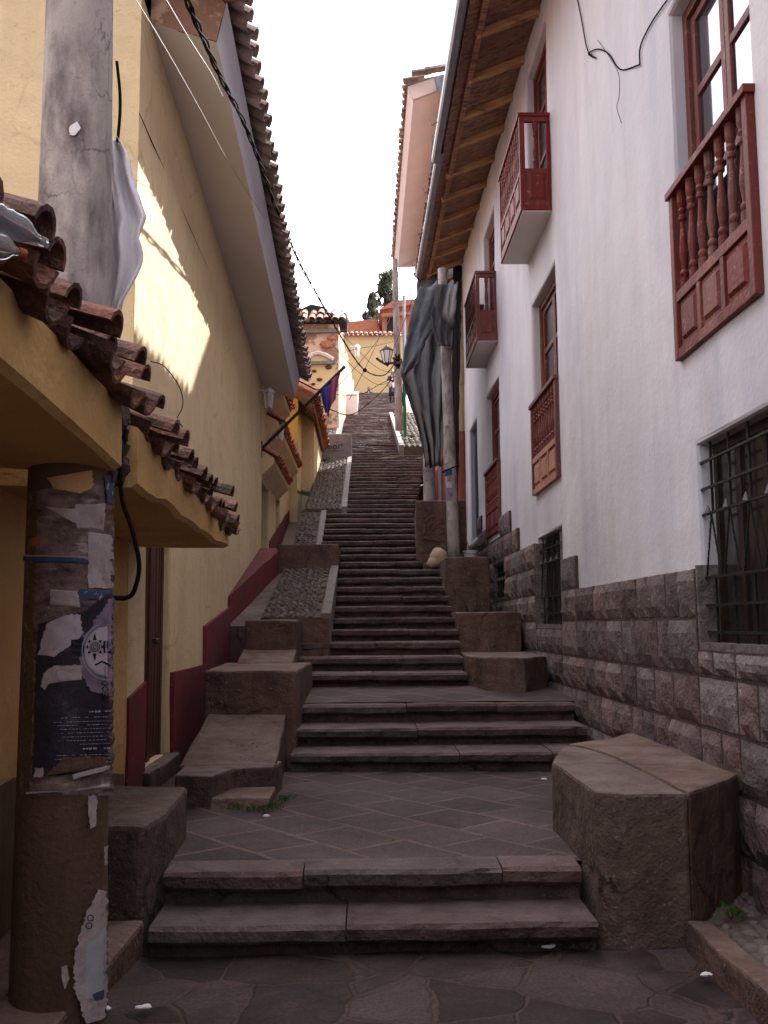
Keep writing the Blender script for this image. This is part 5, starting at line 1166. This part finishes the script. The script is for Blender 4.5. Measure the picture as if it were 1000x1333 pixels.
# adobe house
ad = thing('adobe_house', 'old adobe house with peeling plaster and sun bleached tiles behind the flag', 'house', (-1.0, 34, 8)); YA = 34.0
xr_ = onY(441, 440, YA).x; zt = onY(430, 422, YA).z
mb = MB(); mb.add([(-7, YA, 6), (xr_, YA, 6), (xr_, YA, zt), (-7, YA, zt)], [(0, 1, 2, 3)])
xe = onY(461, 440, 54).x
for k in range(8):
    a, b = k / 8, (k + 1) / 8
    mb.add([(lerp(xr_, xe, a), lerp(YA, 54, a), 6), (lerp(xr_, xe, b), lerp(YA, 54, b), 6), (lerp(xr_, xe, b), lerp(YA, 54, b), zt + 2.6 * b + .25 * (k % 2)), (lerp(xr_, xe, a), lerp(YA, 54, a), zt + 2.6 * a + .25 * (k % 2))], [(0, 1, 2, 3)])
mb.box(-7, xr_ - .05, YA + .1, 54, 6, zt); mb.build('wall', M['adobe'], ad)
mb = MB(); x = xr_ + .15
while x > -4: mb.tile((x, YA - .35, zt + .05), (0, 1, .5), (0, 0, 1), r=.14, L_=.9, jit=.03); mb.tile((x - .14, YA - .3, zt + .08), (0, 1, .5), (0, 0, 1), r=.12, L_=.8, conc=True); x -= .28
x = xr_ + .15
while x > -4: mb.tile((x, YA + .45, zt + .48), (0, 1, .5), (0, 0, 1), r=.14, L_=.9, jit=.03); x -= .28
mb.build('roof_tiles', M['tile'], ad)
P = [onY(x, y, YA + 1.3) for x, y in ((392, 402), (405, 396), (420, 399), (438, 410), (452, 420), (452, 428), (392, 426))]
mb = MB(); mb.extr([tuple(p) for p in P], (0, .5, 0)); mb.build('tarred_roof', M['ink'], ad)
for (x0, x1, y) in ((395, 440, 432), (402, 436, 473)): mb = MB(); mb.bar(onY(x0, y, YA - .08), onY(x1, y - 1, YA - .08), .14, .11); mb.build('ledge', M['kerb'], ad)
mb = MB(); mb.tube([onY(x, y, YA - .06) for x, y in ((401, 466), (407, 461), (414, 459), (424, 462), (434, 468))], .08, 6); mb.build('arch_moulding', M['plaster_pink'], ad)
mb = MB(); mb.extr([tuple(onY(x, y, YA - .03)) for x, y in ((405, 471), (405, 464), (420, 462), (436, 470), (437, 500), (430, 506), (405, 506))], (0, .02, 0)); mb.build('yellow_plaster_patch', M['yellow_far'], ad)
for (x, y, r_) in ((409, 483, 3.5), (428, 478, 5), (416, 494, 4), (434, 496, 4), (425, 448, 9), (431, 440, 6), (408, 500, 3)):
    mb = MB(); c_ = onY(x, y, YA - .04); mb.rock(c_, (r_ * .027, .06, r_ * .016), n=9, m_=6); mb.build('bare_patch', M['red_brick'] if y < 450 else M['mortar'], ad, smooth=True)
# small white lantern and wall lanterns
def lantern(name, label, p, s, x0=0):
    t = thing(name, label, 'lantern', p, 'white wall lanterns'); p = Vector(p)
    mb = MB()
    for i, j in ((-1, -1), (1, -1), (1, 1), (-1, 1)): mb.bar(p + Vector((i * s * .3, j * s * .3, 0)), p + Vector((i * s * .5, j * s * .5, s * 1.8)), s * .12)
    mb.lathe([(s * .75, s * 1.8), (s * .5, s * 2.2), (s * .1, s * 2.5)], p, n=4); mb.bar(p + Vector((0, 0, s * 2.1)), p + Vector((-s * 1.3, 0, s * 2.1)), s * .15); mb.build('lantern_frame', M['white'], t)
    mb = MB(); mb.lathe([(s * .3, .02), (s * .5, s * 1.75)], p, n=4); mb.build('lantern_glass', M['lamp_glass'], t)
lantern('wall_lantern', 'white lantern under the eave end of the yellow house', onX(350, 531, -1.58), .14); lantern('wall_lantern', 'white lantern lower down between the two awnings', onX(364, 573, -1.55), .15)
lantern('wall_lantern', 'small white street lantern in front of the yellow end wall', onY(465, 464, 38), .2)
# flag and staff
fs = thing('flag_staff', 'dark staff slanting out from the corner of the yellow house with a rainbow flag', 'flag', (XL, 16.35, 4.6))
a_ = onY(340, 585, 16.35); b_ = onY(449, 477, 16.35)
mb = MB(); mb.tube([a_, b_], .028, 8); mb.build('staff', M['iron'], fs); mb = MB(); mb.box(a_.x - .08, a_.x + .02, 16.3, 16.42, a_.z - .14, a_.z + .14); mb.build('wall_bracket', M['iron_rust'], fs)
cols = ['f_red', 'f_red', 'f_orange', 'f_yellow', 'f_green', 'f_teal', 'f_purple', 'f_purple', 'f_purple', 'f_blue', 'f_blue', 'f_blue']
mb = MB(); nx, ny = 22, 16
for j in range(ny + 1):
    v = j / ny
    for i in range(nx + 1):
        u = i / nx
        tp = (lerp(444, 417, u), lerp(483, 511, u)); bt = (lerp(437, 423, u) + 1.5 * math.sin(u * 9), lerp(510, 543, min(1, u * 1.6)) - (6 if u > .85 else 0))
        p = onY(lerp(tp[0], bt[0], v), lerp(tp[1], bt[1], v), 16.33); mb.v.append(p + Vector((0, .05 * math.sin(u * 14) * (.4 + v), 0)))
for j in range(ny):
    for i in range(nx):
        q = j * (nx + 1) + i; mb.f.append([q, q + nx + 1, q + nx + 2, q + 1]); u = i / nx
        mb.mi.append(0 if u < .33 else (2 if u < .36 else 3 if u < .6 else 4 if u < .93 else 5))
fl = mb.build('flag_cloth', [M['f_red'], M['f_orange'], M['f_yellow'], M['f_purple'], M['f_blue'], M['f_teal']], fs, smooth=True); md = fl.modifiers.new('thick', 'SOLIDIFY'); md.thickness = .004

# ================================================================= top of the stairs and beyond
ye = thing('yellow_end_house', 'bright yellow wall with tiled coping closing the view at the top of the stairs', 'house', (.5, 58, 13.5))
za = onY(480, 438, 58).z
mb = MB(); mb.box(-2.2, 2.4, 58, 58.4, 12.5, za); mb.box(-2.2, 2.4, 58.3, 63, 12.5, za - .3); mb.build('wall', M['yellow_far'], ye)
mb = MB(); x = -2.2
while x < 2.4: mb.tile((x, 57.75, za + .05), (0, 1, .45), (0, 0, 1), r=.13, L_=.8, jit=.02); mb.tile((x + .14, 57.8, za + .05), (0, 1, .45), (0, 0, 1), r=.12, L_=.7, conc=True); x += .29
mb.build('coping_tiles', M['tile'], ye)
struct(sheet(-1.2, 2.4, 53.9, 58, lambda x, y: 14.62 - .3 * max(0, y - 55), 6, 8), 'top_landing', M['flag'])
def far_house(label, pts, Y, dep, roofpts=None, wm_='red_brick'):
    t = thing('far_house', label, 'house', onY(pts[0][0], pts[0][1], Y), 'red houses beyond the yellow wall')
    mb = MB(); mb.extr([tuple(onY(x, y, Y)) for x, y in pts], (0, dep, 0)); mb.build('wall', M[wm_], t)
    if roofpts:
        for rp in roofpts: mb = MB(); mb.extr([tuple(onY(x, y, Y - .4)) for x, y in rp], (0, dep + .6, 0)); mb.build('roof', M['tile_red'], t)
    return t
f1 = far_house('low far house with a plain sloping red roof left of the tree', [(448, 445), (500, 445), (500, 430), (448, 428)], 70, 6, [[(452, 432), (496, 432), (488, 415), (454, 419)]])
f2 = far_house('taller far red house with a dark window right of the tree', [(498, 445), (540, 445), (540, 392), (498, 402)], 68, 6, [[(494, 403), (545, 395), (545, 389), (512, 391)], [(496, 412), (545, 408), (545, 405), (497, 408)]])
mb = MB(); mb.box(onY(504, 430, 67.9).x, onY(512, 430, 67.9).x, 67.9, 68.1, onY(504, 432, 68).z, onY(504, 413, 68).z); mb.build('window', M['ink'], f2)
# eucalyptus trees
def tree(label, cx, top, bot, Y, wpx, n):
    b = onY(cx, bot, Y); t = onY(cx, top, Y); H = t.z - b.z; th = thing('eucalyptus_tree', label, 'tree', (b.x, b.y, b.z - 2), 'trees beyond the stairs')
    mb = MB(); mb.tube([b - Vector((0, 0, 2)), b.lerp(t, .4) + Vector((.2, 0, 0)), t], [.35, .22, .05], 8)
    cl = []
    W = wpx / 1270 * Y
    for k in range(n):
        v = random.random() ** .8; a = random.uniform(0, 6.28); rr = W * .5 * (1 - .6 * v ** 2) * random.uniform(.1, 1)
        c_ = b.lerp(t, v * .92) + Vector((rr * math.cos(a), rr * math.sin(a), 0)); cl.append((c_, W * random.uniform(.10, .22)))
        mb.tube([b.lerp(t, max(0, v * .92 - .1)), c_], .05, 4)
    mb.build('trunk', M['bark'], th)
    lf = MB()
    for c_, r_ in cl:
        for q in range(70):
            d = Vector((random.gauss(0, 1), random.gauss(0, 1), random.gauss(0, 1))).normalized() * r_ * random.random() ** .5
            p = c_ + d; s_ = random.uniform(.10, .24); u = Vector((random.gauss(0, .5), random.gauss(0, .5), -1)).normalized() * s_ * 1.6; w_ = u.orthogonal().normalized() * s_ * .5
            lf.add([p - w_, p + u * .5, p + w_, p - u * .5], [(0, 1, 2, 3)])
    lf.build('crown', M['leaf'], th)
tree('tall dark tree rising above the red houses', 504, 350, 436, 78, 44, 60); tree('slimmer small tree left of the tall dark one', 485, 381, 436, 76, 26, 30)
tree('bare feathery treetop above the adobe house roof', 449, 408, 426, 74, 12, 5)

# ================================================================= people
def skinned(name, verts, edges, radii, mat, parent, sub=2):
    me = bpy.data.meshes.new(name); o = ORG[parent.name]; me.from_pydata([tuple(Vector(v) - o) for v in verts], edges, []); me.materials.append(mat)
    ob = bpy.data.objects.new(name, me); col.objects.link(ob); ob.parent = parent; ORG[ob.name] = o
    md = ob.modifiers.new('skin', 'SKIN'); 
    if not me.skin_vertices: 
        bpy.context.view_layer.objects.active = ob
    lay = me.skin_vertices[0] if me.skin_vertices else None
    if lay:
        for i, r_ in enumerate(radii): lay.data[i].radius = (r_, r_) if not isinstance(r_, tuple) else r_
        lay.data[0].use_root = True
    md2 = ob.modifiers.new('sub', 'SUBSURF'); md2.levels = sub; md2.render_levels = sub
    me.polygons.foreach_set('use_smooth', [True] * len(me.polygons))
    return ob
def person(label, x, y, z, H=1.58, sit=False):
    t = thing('person', label, 'person', (x, y, z)); k = H / 1.7; B = Vector((x, y, z))
    J = [(0, 0, .92), (0, 0, 1.12), (0, 0, 1.36), (0, -.01, 1.44), (0, -.02, 1.50), (0, -.03, 1.60), (0, -.02, 1.68),       # pelvis..head 0-6
         (.17, 0, 1.36), (.24, -.02, 1.12), (.14, -.17, 1.02), (.06, -.2, 1.02),                                          # arm 7-10
         (-.17, 0, 1.36), (-.25, -.02, 1.12), (-.16, -.18, 1.00), (-.07, -.21, 1.00),                                     # arm 11-14
         (.09, 0, .86), (.11, -.05, .48), (.11, .02, .08), (.12, -.12, .03), (-.09, 0, .86), (-.10, .05, .48), (-.10, .1, .10), (-.10, -.03, .05)]
    E_ = [(0, 1), (1, 2), (2, 3), (3, 4), (4, 5), (5, 6), (2, 7), (7, 8), (8, 9), (9, 10), (2, 11), (11, 12), (12, 13), (13, 14), (0, 15), (15, 16), (16, 17), (17, 18), (0, 19), (19, 20), (20, 21), (21, 22)]
    r_ = [.13, .12, .12, .055, .055, .09, .07, .06, .045, .035, .03, .06, .045, .035, .03, .09, .06, .04, .035, .09, .06, .04, .035]
    skinned('body', [B + Vector(j) * k for j in J], E_, [q * k for q in r_], M['skin'], t)
    mb = MB(); c_ = B + Vector((0, 0, 0)); prof = [(.21, .36), (.20, .5), (.18, .8), (.165, 1.0), (.16, 1.1), (.18, 1.3), (.12, 1.42), (.06, 1.45)]
    mb.lathe([(a * k, b * k) for a, b in prof], c_, n=16)
    for s in (-1, 1): mb.tube([B + Vector((s * .15, 0, 1.38)) * k, B + Vector((s * .24, -.02, 1.12)) * k, B + Vector((s * .13, -.18, 1.03)) * k], [.07 * k, .062 * k, .05 * k], 8)
    mb.build('coat', M['dress'], t, smooth=True)
    mb = MB(); mb.extr([tuple(B + Vector(p) * k) for p in ((-.05, -.185, 1.15), (.05, -.185, 1.15), (.035, -.19, 1.4), (-.035, -.19, 1.4))], (0, .03, 0)); mb.build('blouse', M['blouse'], t)
    mb = MB(); mb.extr([tuple(B + Vector(p) * k) for p in ((-.06, -.215, .5), (.07, -.215, .5), (.06, -.2, .85), (-.04, -.2, .85))], (0, .03, 0)); mb.build('skirt', M['jeans'], t)
    mb = MB(); mb.rock(B + Vector((0, .015, 1.63)) * k, (.095 * k, .105 * k, .11 * k), n=12, m_=8, seed=1); mb.rock(B + Vector((0, .09, 1.45)) * k, (.08 * k, .05 * k, .16 * k), n=10, m_=7, seed=2); mb.build('hair', M['hair'], t, smooth=True)
    mb = MB(); mb.rock(B + Vector((0, -.055, 1.59)) * k, (.07 * k, .062 * k, .09 * k), n=12, m_=8, seed=1)
    for s in (-1, 1): mb.rock(B + Vector((s * .03, -.115, 1.61)) * k, .012 * k, n=6, m_=4)
    mb.rock(B + Vector((0, -.125, 1.585)) * k, (.012 * k, .015 * k, .02 * k), n=6, m_=4); mb.build('face', M['skin'], t, smooth=True)
    for s in (-1, 1):
        mb = MB(); q = B + Vector((s * .10, -.05 + (.06 if s < 0 else 0), 0)) * k; mb.tube([q + Vector((0, 0, .03)), q + Vector((0, 0, .25)), q + Vector((0, .02, .45))], [.05 * k, .05 * k, .065 * k], 8); mb.rock(q + Vector((0, -.05, .03)), (.04, .1, .035), n=8, m_=5); mb.build('boot', M['dress'], t, smooth=True)
    return t, B, k
pp = onY(511, 521, 47.5); sz = zs(47.5)
t, B, k = person('woman in a dark coat walking down the upper stairs carrying bags', pp.x, 47.5, sz + .0, 1.62)
mb = MB(); mb.rock(B + Vector((-.16, -.26, .86)), (.15, .08, .17), n=12, m_=8); bg_ = solo(mb, 'shoulder_bag', M['sack'], 'tan bag carried by the woman on the stairs', 'bag', smooth=True)
mb = MB(); mb.extr([tuple(B + Vector(p)) for p in ((.02, -.26, .66), (.2, -.26, .78), (.15, -.26, 1.0), (-.04, -.26, .92))], (0, .05, 0)); solo(mb, 'white_bag', M['cloth_white'], 'white bag held in front by the woman on the stairs', 'bag', bevel=.015)
pz = onY(480, 504, 56.2)
person('person whose head just shows over the top step on the left', pz.x, 56.2, pz.z - 1.62, 1.62)

# ================================================================= small things
def onplane(px, py, p0, n):
    d = Vector(ray(px, py)); o = Vector((0, 0, EYE)); n = Vector(n); t = (Vector(p0) - o).dot(n) / d.dot(n); return o + d * t
mb = MB(); pr = lambda x, y: onY(x, y, 16.672)
stroke(mb, circle(566, 688, 15, 26, ry=17), 2, pr); stroke(mb, [(559, 683), (562, 679), (566, 681), (565, 686), (559, 694), (567, 693)], 1.8, pr); stroke(mb, [(577, 679), (571, 679), (570, 685), (576, 686), (577, 691), (571, 694)], 1.8, pr)
stroke(mb, [(553, 678), (553, 700), (560, 704), (575, 705)], 1.4, pr)
gb = [o for o in bpy.data.objects if o.name.startswith('graffiti_block')][0]
def attach(mb, name, mat, parent, **k): return mb.build(name, mat, parent, **k)
attach(mb, 'painted_number', M['red_ink'], gb)
hw = [o for o in bpy.data.objects if o.get('label', '').startswith('pale headwall')][0]
mb = MB(); pr = lambda x, y: onY(x, y, 28.66); stroke(mb, circle(429, 582, 2.6, 10, ry=2.2), 1, pr); stroke(mb, circle(436, 582, 2.4, 10, ry=2.4), 1, pr); stroke(mb, [(441, 584), (441, 579), (446, 579)], 1, pr); stroke(mb, [(427, 587), (443, 587)], .7, pr); mb.build('scribbled_letters', M['ink'], hw)
sl = [o for o in bpy.data.objects if o.name.startswith('sloping_face')][0]; nrm = (0, -.25 / 1.65, 1)
mb = MB(); pr = lambda x, y: onplane(x, y, (0, 7.6, .562), nrm)
for P in (circle(325, 955, 42, 22, 200, 340, ry=22), circle(325, 948, 36, 16, 20, 150, ry=24), [(310, 970), (312, 985)], [(328, 968), (329, 985)]):
    for (x, y) in P[::1]:
        if random.random() < .7: w_ = random.uniform(1, 3.2); stroke(mb, [(x, y), (x + w_, y + random.uniform(-1, 1))], random.uniform(.7, 1.4), pr)
mb.build('painted_dots', M['ink'], pf)
# sack, bucket, litter, weeds
mb = MB(); c_ = onY(571, 728, 16.15); mb.rock(c_ + Vector((0, 0, .02)), (.15, .14, .17), n=14, m_=10, seed=4); mb.rock(c_ + Vector((-.07, -.03, -.06)), (.13, .12, .1), n=12, m_=8, seed=9); solo(mb, 'sack', M['sack'], 'rounded tan sack slumped at the foot of the leaning pole', 'sack', smooth=True)
bk = thing('bucket', 'white plastic bucket between the leaning pole and the stone base', 'bucket', (1.74, 16.5, 2.62)); c_ = Vector((onY(613, 737, 16.5).x, 16.5, 2.625))
mb = MB(); mb.lathe([(.09, 0), (.125, .20), (.135, .20), (.135, .215), (.12, .215), (.085, .02)], c_, n=18); mb.build('pail', M['cloth_white'], bk, smooth=False)
mb = MB(); mb.tube([c_ + Vector((.13 * math.cos(R(a)), -.13 * abs(math.sin(R(a))) , .2 - .05 * math.sin(R(a)))) for a in range(0, 181, 20)], .005, 5); mb.build('handle', M['iron'], bk)
random.seed(21)
for i, (px, py, Y, z, lb) in enumerate(((710, 1014, 0, .335, 'white crumpled paper at the foot of the second flight'), (121, 1300, 0, .02, 'white scrap of paper beside the low kerb, farther one'), (139, 1312, 0, .02, 'white scrap of paper beside the low kerb, middle one'), (187, 1310, 0, .02, 'curled pale wrapper on the lower paving at left'),
                                        (715, 1232, 0, .02, 'bits of white litter at the foot of the large retaining block'), (922, 1268, 0, .02, 'pale crushed wrapper beside the kerb stones'), (350, 1062, 0, .335, 'tiny white scrap on the landing by the broken slab'))):
    p = onZ(px, py, z + .012); mb = MB()
    for q in range(3): mb.rock(p + Vector((random.uniform(-.02, .02), random.uniform(-.01, .01), 0)), (random.uniform(.012, .026), .012, .008), n=7, m_=5)
    solo(mb, 'paper_scrap', M['cloth_white'], lb, 'litter', 'scraps of litter')
def weeds(name, label, spots):
    mb = MB()
    for (c_, n_, h_) in spots:
        for k in range(n_):
            p = c_ + Vector((random.gauss(0, .03), random.gauss(0, .03), 0)); d = Vector((random.gauss(0, .4), random.gauss(0, .4), 1)).normalized() * h_ * random.uniform(.5, 1); w_ = Vector((-d.y, d.x, 0)).normalized() * .004 if d.xy.length > 1e-4 else Vector((.004, 0, 0))
            mb.add([p - w_, p + w_, p + d * .6 + w_ * .8, p + d + Vector((d.x * .4, d.y * .4, -.01)), p + d * .6 - w_ * .8], [(0, 1, 2, 3, 4)])
    return tag(mb.build(name, M['grass']), label, 'weeds', kind='stuff')
weeds('slab_weeds', 'thin green weeds round the broken slab', [(onZ(x, y, .33), 26, .07) for x, y in ((315, 1047), (330, 1055), (345, 1055), (360, 1052), (370, 1042), (312, 1052))])
weeds('bed_weeds', 'small green weeds growing among the pebbles', [(Vector((x, y, .12)), 40, .06) for x, y in ((1.88, 5.15), (1.95, 4.7), (1.82, 5.3), (1.99, 4.2))])
weeds('ramp_weeds', 'small weeds along the wall side of the ramps', [(Vector((x, y, z)), 60, .14) for x, y, z in ((-1.45, 22.3, 4.6), (-1.3, 21.8, 4.5), (1.5, 30.5, 7.5), (-1.2, 18.4, 3.0))])
